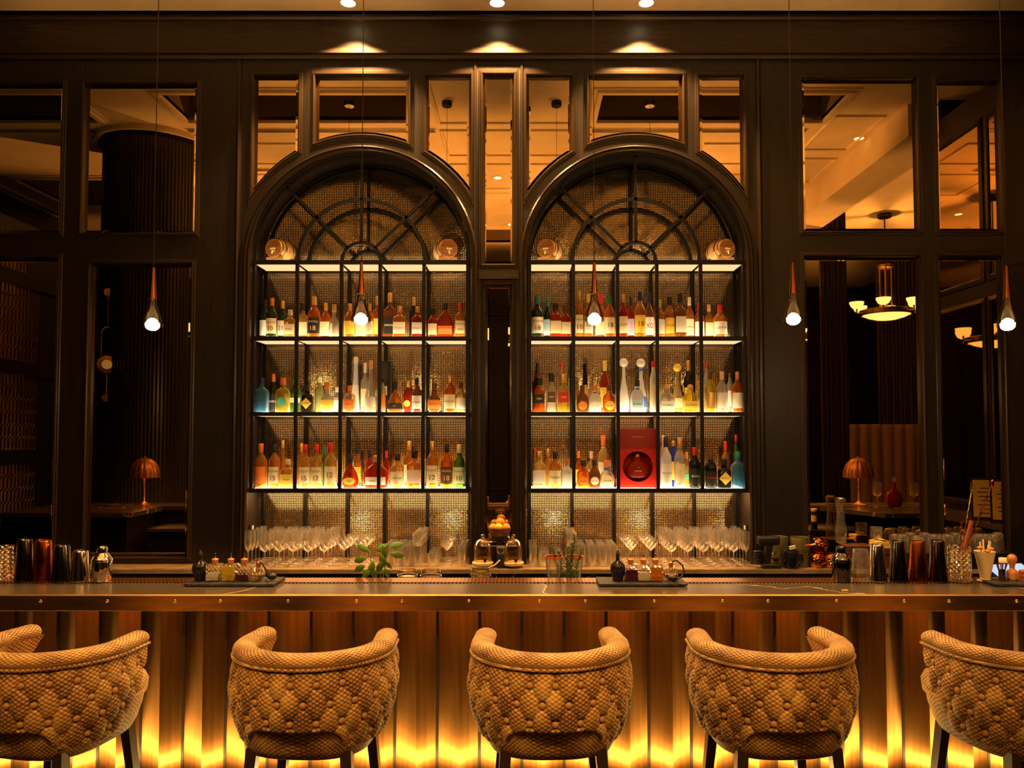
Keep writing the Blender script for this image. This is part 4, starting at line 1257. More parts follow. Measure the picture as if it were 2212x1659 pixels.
for side, cols in COLS.items():
    for ci, (u, kind) in enumerate(cols):
        rows, dy = (5, .082) if kind in ('flute','highball') else (4, .108)
        for r in range(rows):
            y = 5.70 + r*dy; x = xx(u, 5.72, 1190)
            glass_at(kind, x, y, CT, 'clear %s, %s column from left, %s from front, below %s arch' % (GW[kind], NTH[ci], NTH[r], side), 'glassware below the %s arch' % side)
        if u in (903, 1234):
            for r in range(rows): glass_at('tumbler', xx(u, 5.72, 1190), 5.70+r*dy*1.02, CT+.1505, 'clear low tumbler stacked upon the highballs, %s from front, below %s arch' % (NTH[r], side), 'glassware below the %s arch' % side)
# price card plates at the jambs
for u, v, nm, s in ((549, 1131, 'left', 1), (1605, 1130, 'right', -1)):
    jx = XL-RO+.004 if s > 0 else XR+RO-.004
    t = thing('card_plate', 'small black card plate at the outer jamb of the %s arch' % nm, 'plate', (jx, 5.95, CT), math.radians(90*s))
    MB().box((-.06,-.004,.16),(.06,.003,.285)).obj('plate', blackpl, t)
    MB().box((-.02,-.0055,.24),(.015,-.0035,.27)).obj('card', paper, t)

# ---- centre group: fruit bowl, bell jars
yb = 5.66
bz = CT
st = thing('fruit_stand', 'round black pedestal under the orange bowl between the arches', 'stand', (xx(1079, 5.735), 5.735, bz))
MB().lathe([(.048,0),(.048,.01),(.02,.02),(.018,.19),(.06,.20),(.06,.208)], 28).obj('pedestal', blackpl, st, 40)
bowlm = noise_mix(mat('turned_walnut', (.11,.04,.015), .4), (.08,.028,.010), (.16,.06,.022), 8, (1,1,5))
bz2 = bz + .208
bo = MB().lathe([(.03,0),(.045,.003),(.072,.025),(.084,.055),(.087,.075),(.083,.075),(.06,.03),(.001,.02)], 32)
tag(bo.obj('fruit_bowl', bowlm, None, 40, (xx(1079, 5.72), 5.72, bz2)), 'dark turned wooden bowl holding oranges before the centre mirror', 'bowl')
orange_m = noise_mix(mat('orange_peel', (.85,.30,.03), .45), (.80,.24,.02), (.92,.38,.05), 60, bump=.2)
lemon_m = noise_mix(mat('lemon_peel', (.90,.55,.06), .45), (.85,.46,.04), (.95,.62,.09), 60, bump=.2)
for (dx, dy, dz, r, mm, nm) in ((-.045,-.02,.078,.033,orange_m,'orange at the left of the fruit bowl'), (.048,-.01,.078,.033,orange_m,'orange at the right of the fruit bowl'), (-.004,-.04,.082,.031,lemon_m,'paler orange at the front of the fruit bowl'), (.005,.035,.080,.033,orange_m,'orange at the back of the fruit bowl'), (.006,-.005,.118,.034,orange_m,'topmost orange on the fruit bowl pile')):
    tag(MB().sphere((0,0,0), r, 20, 12, (1,1,.94)).obj('orange', mm, None, 180, (xx(1079,5.72)+dx, 5.72+dy, bz2+dz)), nm, 'fruit', 'oranges in the bowl')
bjm = mat('pale_wood', (.72,.50,.22), .45)
amber_gl = thin_glass('amber_tinted_glass', (.95,.80,.52), .8, .03, .5)
for u, nm in ((1043, 'left'), (1108.5, 'right')):
    x = xx(u, yb, 1222)
    t = thing('bell_jar', '%s glass bell jar on a pale wood disc between the arches' % nm, 'bell jar', (x, yb, bz), 0, 'bell jars')
    MB().lathe([(.02,0),(.02,.012),(.072,.016),(.080,.026),(.080,.036),(.072,.042),(.001,.042)], 32).obj('base', bjm, t, 40)
    MB().lathe([(.066,.043),(.066,.135),(.062,.165),(.048,.192),(.026,.208),(.008,.213)], 32, cap0=False, cap1=False).obj('dome', amber_gl, t, 60)
    MB().sphere((0,0,.228), .015, 14, 8).obj('knob', amber_gl, t, 60)
    MB().lathe([(.001,0),(.012,0),(.012,.012),(.001,.012)], 14).obj('valve', blackpl, t, 40, (.02,-.070,.06)).rotation_euler = (PI/2,0,0)
t = thing('smoke_infuser', 'black smoke infuser with grey hose between the bell jars', 'infuser', (xx(1082, 5.63), 5.63, bz))
MB().lathe([(.028,0),(.028,.10),(.026,.105)], 22).obj('body', blackpl, t, 40)
MB().lathe([(.022,.105),(.029,.115),(.031,.15),(.026,.16)], 22).obj('burn_chamber', mat('satin_grey',(.4,.36,.3),.3,1.0), t, 40)
MB().tube([(-.005,-.028,.06),(-.04,-.056,.03),(-.09,-.058,.0075),(-.16,-.05,.0075),(-.20,-.01,.0075),(-.21,.05,.0075)], .0065).obj('hose', pal('grey'), t, 60)
MB().box((-.14,-.058,.163),(.125,-.040,.169)).obj('glass_plate', glass, t)

# ================================================================== ON THE BAR
ZB = BT + .0045
YT = 3.85
def tin(u, vt, w0, w1, m, label, name='shaker_tin', band=None):
    x = xx(u, YT, 1255); s = FPX/YT
    H = zz(vt, YT) - ZB
    r0, r1 = w0/2/s, w1/2/s
    t = thing(name, label, 'shaker', (x, YT, ZB), 0, 'cocktail shakers on the bar')
    MB().lathe([(r0,0),(r0*1.02,.003),(r0*1.0,.007),(r0-(r0-r1)*.38,H*.38),(r0-(r0-r1)*.40,H*.385),(r1,H-.006),(r1-.003,H),(r1-.008,H-.004),(.001,H-.004)], 32).obj('tin', m, t, 40)
    if band: MB().lathe([(r0-(r0-r1)*.30+.0006,H*.30),(r0-(r0-r1)*.42+.0006,H*.42)], 32, cap0=False, cap1=False).obj('band', band, t, 40)
hammer = mat('etched_copper', (.55,.13,.03), .09, 1.0)
n_ = nd(hammer, 'ShaderNodeTexVoronoi'); n_.inputs['Scale'].default_value = 90
b_ = nd(hammer, 'ShaderNodeBump'); b_.inputs['Strength'].default_value = .25; b_.inputs['Distance'].default_value = .001
lk(hammer, n_.outputs['Distance'], b_.inputs['Height']); lk(hammer, b_.outputs[0], bsdf(hammer).inputs['Normal'])
tin(52, 1164, 38, 30, darksteel, 'tall dark shaker tin, leftmost of the row at the left')
tin(92, 1166, 38, 32, hammer, 'etched copper shaker tin in the row at the left')
tin(133, 1177, 40, 30, darksteel, 'dark shaker tin right of the left copper one')
tin(173, 1189, 38, 30, steel, 'short steel shaker tin beside the left cobbler shaker')
tin(1896, 1176, 38, 27, steel, 'bright steel shaker tin in the row at the right')
tin(1941, 1168, 40, 27, darksteel, 'tall dark shaker tin left of the right copper one')
tin(1984, 1168, 40, 28, hammer, 'etched copper shaker tin in the row at the right')
tin(2027, 1167, 41, 28, darksteel, 'tall dark shaker tin right of the right copper one')
def cobbler(u, vt, w, m, label):
    x = xx(u, YT, 1255); s = FPX/YT; H = zz(vt, YT) - ZB; r = w/2/s
    t = thing('cobbler_shaker', label, 'shaker', (x, YT, ZB), 0, 'cocktail shakers on the bar')
    MB().lathe([(r*.86,0),(r*.90,.004),(r*.93,H*.25),(r*1.0,H*.56),(r*.98,H*.57)], 32).obj('cup', m, t, 40)
    MB().lathe([(r*.97,H*.57),(r*1.03,H*.575),(r*1.03,H*.60),(r*.92,H*.66),(r*.72,H*.745),(r*.52,H*.79),(r*.50,H*.80)], 32).obj('strainer', m, t, 40)
    MB().lathe([(r*.50,H*.80),(r*.53,H*.805),(r*.50,H*.93),(r*.40,H*.985),(r*.2,H),(.001,H)], 28).obj('cap', m, t, 40)
cobbler(219.5, 1178, 42, steel, 'silver cobbler shaker at the end of the left row')
cobbler(1818, 1178, 42, darksteel, 'dark cobbler shaker at the start of the right row')

def crystal(name, tint):
    m = thin_glass(name, tint, .85, .06, .5, .30)
    nt = m.node_tree
    gl = [n for n in nt.nodes if n.type == 'BSDF_GLOSSY'][0]
    tc = nd(m, 'ShaderNodeTexCoord'); sx = nd(m, 'ShaderNodeSeparateXYZ')
    at = nd(m, 'ShaderNodeMath', operation='ARCTAN2')
    lk(m, tc.outputs['Object'], sx.inputs[0]); lk(m, sx.outputs['Y'], at.inputs[0]); lk(m, sx.outputs['X'], at.inputs[1])
    m1 = nd(m, 'ShaderNodeMath', operation='MULTIPLY'); m1.inputs[1].default_value = 6/PI
    m2 = nd(m, 'ShaderNodeMath', operation='MULTIPLY'); m2.inputs[1].default_value = 42.0
    lk(m, at.outputs[0], m1.inputs[0]); lk(m, sx.outputs['Z'], m2.inputs[0])
    outs = []
    for op in ('ADD', 'SUBTRACT'):
        a = nd(m, 'ShaderNodeMath', operation=op); lk(m, m1.outputs[0], a.inputs[0]); lk(m, m2.outputs[0], a.inputs[1])
        p = nd(m, 'ShaderNodeMath', operation='PINGPONG'); p.inputs[1].default_value = .5; lk(m, a.outputs[0], p.inputs[0]); outs.append(p)
    mn = nd(m, 'ShaderNodeMath', operation='MINIMUM'); lk(m, outs[0].outputs[0], mn.inputs[0]); lk(m, outs[1].outputs[0], mn.inputs[1])
    bp = nd(m, 'ShaderNodeBump'); bp.inputs['Strength'].default_value = 1; bp.inputs['Distance'].default_value = .012
    lk(m, mn.outputs[0], bp.inputs['Height']); lk(m, bp.outputs[0], gl.inputs['Normal'])
    return m
cut_glass = crystal('cut_crystal', (1,.93,.80))
def mixing_glass(u, vt, w, label):
    x = xx(u, YT, 1255); s = FPX/YT; H = zz(vt, YT) - ZB; r = w/2/s
    t = thing('mixing_glass', label, 'mixing glass', (x, YT, ZB), 0, 'cut crystal mixing glasses')
    MB().lathe([(r*.94,0),(r,.006),(r,H*.72),(r*.96,H*.78),(r*.99,H*.93),(r*1.05,H),(r*1.0,H),(r*.90,H*.78),(r*.90,.014),(.001,.012)], 36).obj('cut_body', cut_glass, t, 40)
    return t, x, r, H
mixing_glass(0, 1180, 48, 'cut crystal mixing glass at the left edge of the bar')
_, mx_, mr_, mh_ = mixing_glass(2073, 1180, 46, 'cut crystal mixing glass holding bar spoons, at the right')
tag(MB().tube([(xx(0,YT)-.0, YT, ZB+.02),(xx(0,YT)-.02, YT+.01, ZB+.2)], .008).obj('muddler_stick', pal('red'), None, 60), 'red stick standing in the left mixing glass', 'stick')
# bar spoons
def spoon(base, u, v, m, label, head):
    tip = pt(u, v, YT)
    b = Vector(base); n = 28
    pts = [b.lerp(tip, i/n) for i in range(n+1)]
    t = thing('bar_spoon', label, 'bar spoon', tuple(b))
    tw = MB(); dirv = (tip-b).normalized(); a = dirv.orthogonal().normalized(); c = dirv.cross(a)
    for k in (0, PI):
        tw.tube([p - b + (a*math.cos(i*1.3+k)+c*math.sin(i*1.3+k))*.0018 for i, p in enumerate(pts)], .0022, 5)
    tw.obj('twisted_shaft', m, t, 60)
    q = tip - b
    if head == 'fork':
        f = MB()
        f.tube([q, q+dirv*.02], [.002,.008])
        for k in (-1,0,1): f.tube([q+dirv*.02+Vector((k*.007,0,0)), q+dirv*.055+Vector((k*.0085,0,0))], .0018, 5)
        f.obj('fork_head', m, t, 60)
    elif head == 'disc':
        MB().lathe([(.001,0),(.011,.001),(.011,.005),(.001,.006)], 16).obj('disc_head', m, t, 40, q)
    else:
        MB().sphere((0,0,0), .009, 10, 8, (1,.6,2.2)).obj('drop_head', m, t, 60, q)
zin = ZB + .03
spoon((mx_-.005, YT+.01, zin), 2098, 1066, brass_plain, 'brass bar spoon with a fork end in the right mixing glass', 'fork')
spoon((mx_-.015, YT, zin), 2144, 1044, copper, 'long twisted copper bar spoon leaning right in the mixing glass', 'drop')
spoon((mx_-.01, YT-.01, zin), 2077, 1128, copper, 'short copper bar spoon with a disc end in the mixing glass', 'disc')
p1 = Vector((mx_-.012, YT-.005, zin)); p2 = pt(2099, 1125, YT-.005)
tag(MB().tube([p1, p1.lerp(p2,.5), p2], [.009,.011,.012], 10).obj('wooden_muddler', mat('red_wood', (.22,.05,.018), .35), None, 60), 'dark red wooden muddler leaning in the right mixing glass', 'muddler')
# clear upturned glass
x = xx(1854, YT)
o = link('pint_glass', MB().lathe([(.044,0),(.045,.004),(.036,.15),(.034,.158),(.001,.158)], 30, cap0=False, cap1=False).mesh('pint_glass', 40), glass, None, (x, YT, ZB))
tag(o, 'upturned clear pint glass between the dark cobbler and steel tin', 'glass')
# cone paper cup with straws
x = xx(2121, YT)
t = thing('straw_cup', 'cream cone shaped cup of paper straws at the right', 'cup', (x, YT, ZB))
MB().lathe([(.036,0),(.038,.003),(.030,.006),(.022,.012),(.047,.145),(.0485,.148),(.045,.147),(.020,.016),(.001,.014)], 30).obj('cup', white_m, t, 40)
straws = pal('cream')
for k, (a, l) in enumerate(((-.03,.045),(-.018,.02),(.0,.055),(.012,.03),(.024,.05),(.036,.045))):
    tag(MB().tube([(x+a*.4, YT+.005*(k%3-1), ZB+.03),(x+a, YT+.012*(k%3-1), ZB+.15+l)], .0042, 8).obj('paper_straw', straws, None, 60), 'cream paper straw, %s from the left in the cone cup' % NTH[k], 'straw', 'paper straws')
dried = mat('dried_orange', (.50,.20,.05), .6)
for k, (dx, dz) in enumerate(((-.034,.168),(.018,.163),(.002,.152))):
    tag(MB().sphere((0,0,0), .017, 9, 6, (1,.8,.5)).obj('dried_slice', dried, None, None, (x+dx, YT-.02, ZB+dz)), 'dried citrus slice, %s in the cone cup' % NTH[k], 'garnish', 'dried garnishes')
# slate with picks, tamper, coasters
def slate_board(u0, u1, label, y0=3.72, y1=3.90):
    xa, xb = xx(u0, 3.75), xx(u1, 3.75)
    m = MB(); rnd = random.Random(int(u0)); n = 24
    top = []; 
    for i in range(n): top.append((xa+(xb-xa)*i/(n-1), y0+rnd.uniform(-.004,.004)))
    for i in range(n): top.append((xb-(xb-xa)*i/(n-1), y1+rnd.uniform(-.003,.003)))
    N = len(top)
    m.add([(x,y,0) for x,y in top]+[(x,y,.010) for x,y in top], [tuple(reversed(range(N))), tuple(range(N,2*N))]+[(i,(i+1)%N,N+(i+1)%N,N+i) for i in range(N)])
    o = m.obj('slate_tray', slate, None, None, (0,0,ZB)); return tag(o, label, 'tray', 'slate trays')
slate_board(408, 600, 'rough slate tray under the left bitters bottles')
slate_board(1292, 1480, 'rough slate tray under the right bitters bottles')
slate_board(2135, 2300, 'rough slate tray under the wooden stamp at the right edge')
ZS = ZB + .010; YS = 3.80
x = xx(2157, YS); s = FPX/YS
t = thing('pick_cup', 'small steel cup of copper picks on the right slate tray', 'cup', (x, YS, ZS))
MB().lathe([(.014,0),(.016,.002),(.016,.055),(.0145,.055),(.0145,.006),(.001,.005)], 20).obj('cup', darksteel, t, 40)
for k in range(6):
    a = k*1.05
    tag(MB().tube([(x+.004*math.cos(a),YS+.004*math.sin(a),ZS+.01),(x+.026*math.cos(a),YS+.014*math.sin(a),ZS+.085)], [.0015,.0035], 6).obj('cocktail_pick', copper, None, 60), 'copper cocktail pick, %s around the small steel cup' % NTH[k], 'pick', 'copper cocktail picks')
tw_ = noise_mix(mat('turned_beech', (.42,.15,.04), .4), (.36,.12,.03), (.50,.20,.06), 8, (1,1,5))
t = thing('wooden_stamp', 'turned wooden stamp with ball handle on the right slate tray', 'stamp', (xx(2179, YS), YS, ZS))
MB().lathe([(.026,0),(.027,.003),(.027,.012),(.0265,.013)], 26).obj('brass_foot', brass_plain, t, 40)
MB().lathe([(.0265,.013),(.026,.045),(.020,.052),(.013,.056),(.011,.066),(.014,.080),(.021,.096),(.023,.108),(.019,.122),(.010,.130),(.001,.132)], 26).obj('handle', tw_, t, 60)
for k in range(5):
    tag(MB().lathe([(.040,0),(.042,.001),(.042,.0085),(.040,.0095)], 30).obj('coaster', tw_, None, 40, (xx(2212, YS)+.004, YS+.003*(k%2), ZS+.0100*k)), 'round wooden coaster, %s from the bottom of the stack at the right edge' % NTH[k], 'coaster', 'stacked coasters')
# bitters
facet = crystal('faceted_glass', (1,.95,.85))
def dasher(u, col, fill, label, y=YS):
    x = xx(u, y); s = FPX/y; w = 29/s; H = .084
    t = thing('dasher_bottle', label, 'bottle', (x, y, ZS), 0, 'bitters bottles')
    MB().rbox((-w/2,-w/2,0),(w/2,w/2,H),.005).obj('glass_body', facet, t, 40)
    h = H*fill
    MB().rbox((-w/2+.003,-w/2-.0006,.006),(w/2-.003,w/2-.003,h),.003).obj('liquid', liquid(col), t, 40)
    MB().lathe([(.0125,H),(.014,H+.004),(.0165,H+.022),(.0135,H+.026),(.001,H+.026)], 18).obj('stopper', pal('copper'), t, 40)
    MB().lathe([(.003,H+.026),(.0045,H+.03),(.002,H+.05),(.001,H+.052)], 10).obj('dash_spout', steel, t, 50)
dasher(469, 'clear', .5, 'faceted dasher bottle with clear bitters on the left slate tray')
dasher(503, 'yellow', .92, 'faceted dasher bottle with yellow bitters on the left slate tray')
dasher(532, 'purple', .45, 'faceted dasher bottle with dark purple bitters on the left slate tray')
dasher(1361, 'purple', .70, 'faceted dasher bottle with dark purple bitters on the right slate tray')
dasher(1388, 'clear', .5, 'faceted dasher bottle with clear bitters on the right slate tray')
dasher(1414, 'amber', .88, 'faceted dasher bottle with amber bitters on the right slate tray')
black_gl = mat('black_gloss_glass', (.010,.009,.008), .06)
def skull(u, label):
    x = xx(u, YS)
    t = thing('skull_bottle', label, 'bottle', (x, YS, ZS), 0, 'black skull bottles')
    m = MB(); N = 28; rings = []
    prof = [(.022,0,.9),(.026,.004,.9),(.027,.014,.92),(.026,.022,1.0),(.031,.034,1.08),(.036,.050,1.12),(.037,.066,1.14),(.033,.080,1.1),(.024,.091,1.05),(.012,.098,1),(.0095,.104,1),(.009,.118,1)]
    for r, z, k in prof:
        ring = []
        for j in range(N):
            a = 2*PI*j/N; xx_, yy_ = r*math.sin(a), -r*k*math.cos(a)
            d = 0
            for ex in (-.013, .013):
                if yy_ < 0: d = max(d, .010*math.exp(-(((xx_-ex)/.008)**2+((z-.050)/.009)**2)))
            if yy_ < 0: d = max(d, .006*math.exp(-((xx_/.004)**2+((z-.036)/.006)**2)))
            if yy_ < 0: d = max(d, .003*math.exp(-((xx_/.016)**2+((z-.022)/.003)**2)))
            ring.append((xx_, yy_+d, z))
        rings.append(ring)
    m.rings([list(reversed(q)) for q in rings], True, True); m.obj('skull_body', black_gl, t, 60)
    MB().lathe([(.0095,.118),(.011,.121),(.010,.136),(.006,.142),(.0045,.150),(.001,.152)], 14).obj('dropper_cap', blackpl, t, 40)
skull(437, 'black skull shaped dropper bottle on the left slate tray')
skull(1333, 'black skull shaped dropper bottle on the right slate tray')
def atomizer(u, bulb, label):
    x = xx(u, YS)
    t = thing('atomizer', label, 'atomizer', (x, YS, ZS), 0, 'glass perfume atomizers')
    MB().sphere((0,0,.036), .036, 24, 14).obj('glass_ball', facet, t, 180)
    MB().lathe([(.001,.006),(.020,.009),(.031,.022),(.0335,.032),(.001,.032)], 24).obj('liquid', liquid('gold'), t, 60)
    MB().lathe([(.010,.068),(.011,.070),(.011,.090),(.007,.093),(.005,.100),(.001,.101)], 16).obj('copper_collar', copper, t, 40)
    bx, by = bulb
    if bx < .05:
        MB().tube([(.0,0,.096),(.03,0,.10),(.058,0,.075),(.066,0,.045),(.05,-.01,.02),(.02,-.035,.012)], .004).obj('hose', blackpl, t, 60)
    else: MB().tube([(0,0,.096),(.02,0,.085),(.04,0,.05),(bx-.02,by,.024)], .004).obj('hose', blackpl, t, 60)
    MB().sphere((0,0,0), .018, 16, 10, (1.35,1,.95)).obj('squeeze_bulb', blackpl, t, 180, (bx,by,.022))
    ts = MB()
    for k in range(12):
        a = k*.52; ts.tube([(bx-.02,by-.03,.014),(bx-.02+.02*math.cos(a),by-.04-.012,.002+.001*math.sin(a))], .0012, 4)
    ts.obj('tassel', blackpl, t)
atomizer(562, (.068,.0), 'round glass atomizer with black bulb on the left slate tray')
atomizer(1447, (.0,-.046), 'round glass atomizer with curved black hose on the right slate tray')

# ================================================================== BEHIND THE BAR: jars, herbs
WS = .931
jar_gl = thin_glass('jar_glass', (.93,.84,.62), .7, .04, .5)
def jar(u, vt, w, label, y=4.12):
    x = xx(u, y); s = FPX/y; H = zz(vt, y) - WS; r = w/2/s
    t = thing('glass_jar', label, 'jar', (x, y, WS), 0, 'lidded glass jars')
    MB().lathe([(r*.9,0),(r*.95,.004),(r*.95,H*.74),(r*.88,H*.80)], 30, cap1=False).obj('jar_body', jar_gl, t, 40)
    MB().lathe([(r*.92,H*.78),(r*1.0,H*.80),(r*1.0,H*.86),(r*.94,H*.87),(r*1.0,H*.90),(r*1.0,H*.96),(r*.9,H),(.001,H)], 30).obj('lid', jar_gl, t, 40)
    MB().tube([(r*1.02*math.cos(a), r*1.02*math.sin(a), H*.83) for a in [2*PI*i/24 for i in range(25)]], .0022, 6).obj('wire', steel, t, 60)
    MB().tube([(r*1.02,0,H*.83),(r*1.15,0,H*.72),(r*1.02,0,H*.6)], .0025, 6).obj('clasp', steel, t, 60)
jar(882, 1230, 42, 'lidded glass jar right of the basil behind the bar')
jar(932, 1231, 44, 'lidded glass jar left of the bell jars behind the bar')
jar(1039, 1228, 43, 'lidded glass jar in front of the left bell jar')
leaf_m = noise_mix(mat('basil_leaf', (.10,.20,.02), .4), (.07,.15,.012), (.17,.28,.03), 12)
stem_m = mat('herb_stem', (.12,.17,.03), .5)
def leaf_mesh(L, Wd, cup):
    m = MB(); n = 8; rows = []
    for i in range(n+1):
        f = i/n; w = Wd*math.sin(PI*min(1, f*.96+.03))**.8
        z = -cup*f*f*L
        rows.append([(-w, f*L, z - .25*w), (-w*.5, f*L, z+.12*w), (0, f*L, z), (w*.5, f*L, z+.12*w), (w, f*L, z-.25*w)])
    m.rings(rows, closed=False); return m.mesh('leaf', 180)
bl = [leaf_mesh(.070, .018, .5), leaf_mesh(.052, .014, .7)]
for q in bl: q.materials.append(leaf_m)
by = 4.05
t = thing('basil_plant', 'potted basil sprig with broad green leaves behind the bar', 'plant', (xx(815, by), by, WS))
MB().lathe([(.035,0),(.045,.09),(.042,.09),(.033,.01)], 20, cap0=True, cap1=False).obj('pot', white_m, t, 40)
bx0 = xx(815, by)
stems = [((0,0,.05),(800,1195)),((.01,.01,.05),(838,1182)),((-.01,0,.05),(826,1200))]
for a, (u, v) in stems:
    p = pt(u, v, by); MB().tube([a, ((p.x-bx0)*.7, 0, (p.z-WS)*.6), (p.x-bx0, 0, p.z-WS)], [.0035,.003,.002], 6).obj('stem', stem_m, t, 60)
rl = random.Random(3)
for (u, v, az, el, k) in ((797,1190,2.6,-.2,0),(812,1190,.5,-.5,0),(790,1205,3.4,-.9,0),(806,1212,4.6,-1.0,0),(822,1196,4.9,-.9,0),(834,1188,4.2,-.6,0),(842,1181,.3,-.2,0),(833,1182,2.9,-.1,1),(844,1196,6.1,-1.0,0),(825,1212,4.4,-1.1,0),(834,1212,5.0,-1.0,1),(788,1222,3.6,-.7,0),(800,1228,3.9,-.9,0),(815,1232,4.1,-.3,1),(832,1228,5.2,-.5,1)):
    p = pt(u, v, by - .01)
    o = link('leaf', bl[k], None, t, (p.x-bx0, p.y-by, p.z-WS))
    dy_ = Vector((math.cos(az), rl.uniform(-.35,.1), math.sin(az))).normalized()
    nz_ = Vector((rl.uniform(-.4,.4), -1, .35 + .3*el)); nx_ = dy_.cross(nz_).normalized(); nz_ = nx_.cross(dy_)
    o.rotation_euler = Matrix((nx_, dy_, nz_)).transposed().to_euler()
# rosemary in tumblers with a red rim
t = thing('rosemary_bunch', 'bunch of rosemary sprigs standing in a glass behind the bar', 'plant', (xx(1222, by), by, WS))
rx0 = xx(1222, by)
rs = mat('rosemary_needle', (.07,.11,.03), .6)
for k, (u0, u, v) in enumerate(((1220,1192,1178),(1226,1243,1156),(1222,1226,1182),(1218,1208,1190),(1230,1256,1185),(1224,1236,1172))):
    p0 = Vector((xx(u0,by)-rx0, .0, .05)); p1 = pt(u, v, by) - Vector((rx0, by, WS))
    nm = MB(); n = 110
    sprig = MB().tube([p0, p0.lerp(p1,.5), p1], [.003,.0025,.0012], 6).obj('sprig', stem_m, t, 60)
    r2 = random.Random(k)
    for i in range(n):
        f = .25 + .75*i/n; c = p0.lerp(p1, f); a = r2.random()*2*PI; L = .026*(1.15-.5*f)
        e = c + Vector((L*math.cos(a), L*math.sin(a)*.8, L*.55))
        w = Vector((-math.sin(a), math.cos(a), 0))*.0026
        nm.add([c-w, c+w, e], [(0,1,2)])
        nm.add([c-Vector((0,0,.0024)), c+Vector((0,0,.0024)), e], [(0,1,2)])
    o = nm.obj('needles', rs, sprig); o['kind'] = 'stuff'
for u, nm_, yy in ((1196, 'red rimmed clear glass left of the rosemary', 4.05), (1241, 'red rimmed clear glass holding the rosemary', 4.14)):
    t = thing('rimmed_glass', nm_, 'glass', (xx(u, yy), yy, WS), 0, 'red rimmed glasses')
    H = zz(1203, yy) - WS
    MB().lathe([(.022,0),(.024,.004),(.035,H*.6),(.046,H)], 26, cap1=False).obj('cup', glass, t, 40)
    MB().lathe([(.044,H-.006),(.050,H-.004),(.050,H+.004),(.044,H+.003)], 26, cap0=False, cap1=False).obj('rim', mat('red_rim', (.45,.07,.02), .5) if 'red_rim' not in MATS else MATS['red_rim'], t, 40)

# ================================================================== RIGHT END OF THE BACK COUNTER
yc = 5.68
def bx_(u): return xx(u, yc, 1225)
# smoking gun
t = thing('smoking_gun', 'black hand held smoking gun at the right of the right arch', 'smoking gun', (bx_(1655), yc-.07, CT))
g = MB(); g.rbox((-.085,-.03,.17),(.075,.03,.235),.012); g.obj('head', blackpl, t, 40)
MB().box((-.035,-.022,.0),(.01,.022,.18),(0,.18,0)).obj('grip', blackpl, t)
MB().rbox((-.055,-.035,0),(.08,.035,.035),.006).obj('foot', blackpl, t, 40)
for k in range(7): MB().lathe([(.03,0),(.034,.003),(.034,.009),(.03,.012)], 18).obj('fin', blackpl, t, 40, (-.075,.02,.03+.014*k))
MB().lathe([(.012,0),(.03,.02),(.03,.026),(.001,.024)], 18).obj('bowl', copper, t, 40, (.045,0,.05))
olive = mat('olive_glaze', (.10,.085,.03), .25)
for u, vt, w, nm in ((1673, 1159, 42, 'olive glazed tumbler canister behind the smoking gun'), (1719, 1160, 44, 'olive glazed canister left of the copper mugs')):
    y = 5.715; s = FPX/y; H = zz(vt, y) - CT; r = w/2/s*.95
    t = thing('canister', nm, 'canister', (xx(u, y)+.02, y, CT), 0, 'olive canisters')
    MB().lathe([(r*.9,0),(r*.95,.005),(r,H-.006),(r*.97,H),(r*.9,H-.004),(r*.88,.02),(.001,.015)], 28).obj('cup', olive, t, 40)
    MB().lathe([(r*.955,H*.42),(r*.985,H*.44),(r*.985,H*.47),(r*.96,H*.49)], 28, cap0=False, cap1=False).obj('band', steel, t, 40)
t = thing('black_mug', 'glossy black mug in front of the olive canisters', 'mug', (bx_(1702), yc-.058, CT))
MB().lathe([(.05,0),(.055,.006),(.058,.125),(.055,.13),(.05,.125),(.048,.012),(.001,.01)], 28).obj('cup', black_gl, t, 40)
MB().tube([(.055,0,.10),(.085,0,.095),(.09,0,.05),(.057,0,.03)], .007).obj('handle', black_gl, t, 60)
ham2 = mat('hammered_copper', (.70,.22,.07), .12, 1.0)
for u, dy, z, nm in ((1759, -.04, 0, 'hammered copper mug, left one of the lower pair'), (1790, -.02, 0, 'hammered copper mug, right one of the lower pair'), (1768, .0, .105, 'hammered copper mug stacked on top of the pair')):
    t = thing('copper_mug', nm, 'mug', (bx_(u), yc+dy, CT+z), 0, 'hammered copper mugs')
    rj = random.Random(u); hm = MB(); rr = []
    for i in range(13):
        f = i/12; r = .037 + .013*math.sin(PI*min(1, f*1.05))**.7
        rr.append([((r+rj.uniform(-.0016,.0016))*math.cos(2*PI*(j+.5*(i%2))/26), (r+rj.uniform(-.0016,.0016))*math.sin(2*PI*(j+.5*(i%2))/26), .104*f) for j in range(26)])
    rr += [[(.036*math.cos(2*PI*j/26), .036*math.sin(2*PI*j/26), z) for j in range(26)] for z in (.102, .02)]
    hm.rings(rr, True, True); hm.obj('cup', ham2, t)
    MB().tube([(.045,0,.085),(.072,0,.08),(.076,0,.04),(.049,0,.025)], .005).obj('handle', ham2, t, 60)
for k, (u, v, col) in enumerate(((1711,1181,'cream'),(1712,1185,'cream'),(1745,1178,'red'),(1755,1177,'cream'))):
    p = pt(u, v, yc-.13)
    tag(MB().tube([(-.022,0,-.004),(.022,0,.006)], .006, 8).obj('marker_pen', pal(col), None, 60, p), ['upper cream pen lying on the black mug','lower cream pen lying on the black mug','red tipped pen beside the black mug','cream pen leaning on the copper mugs'][k], 'pen', 'pens by the mugs')
redwood = mat('mahogany_box', (.10,.03,.014), .3)
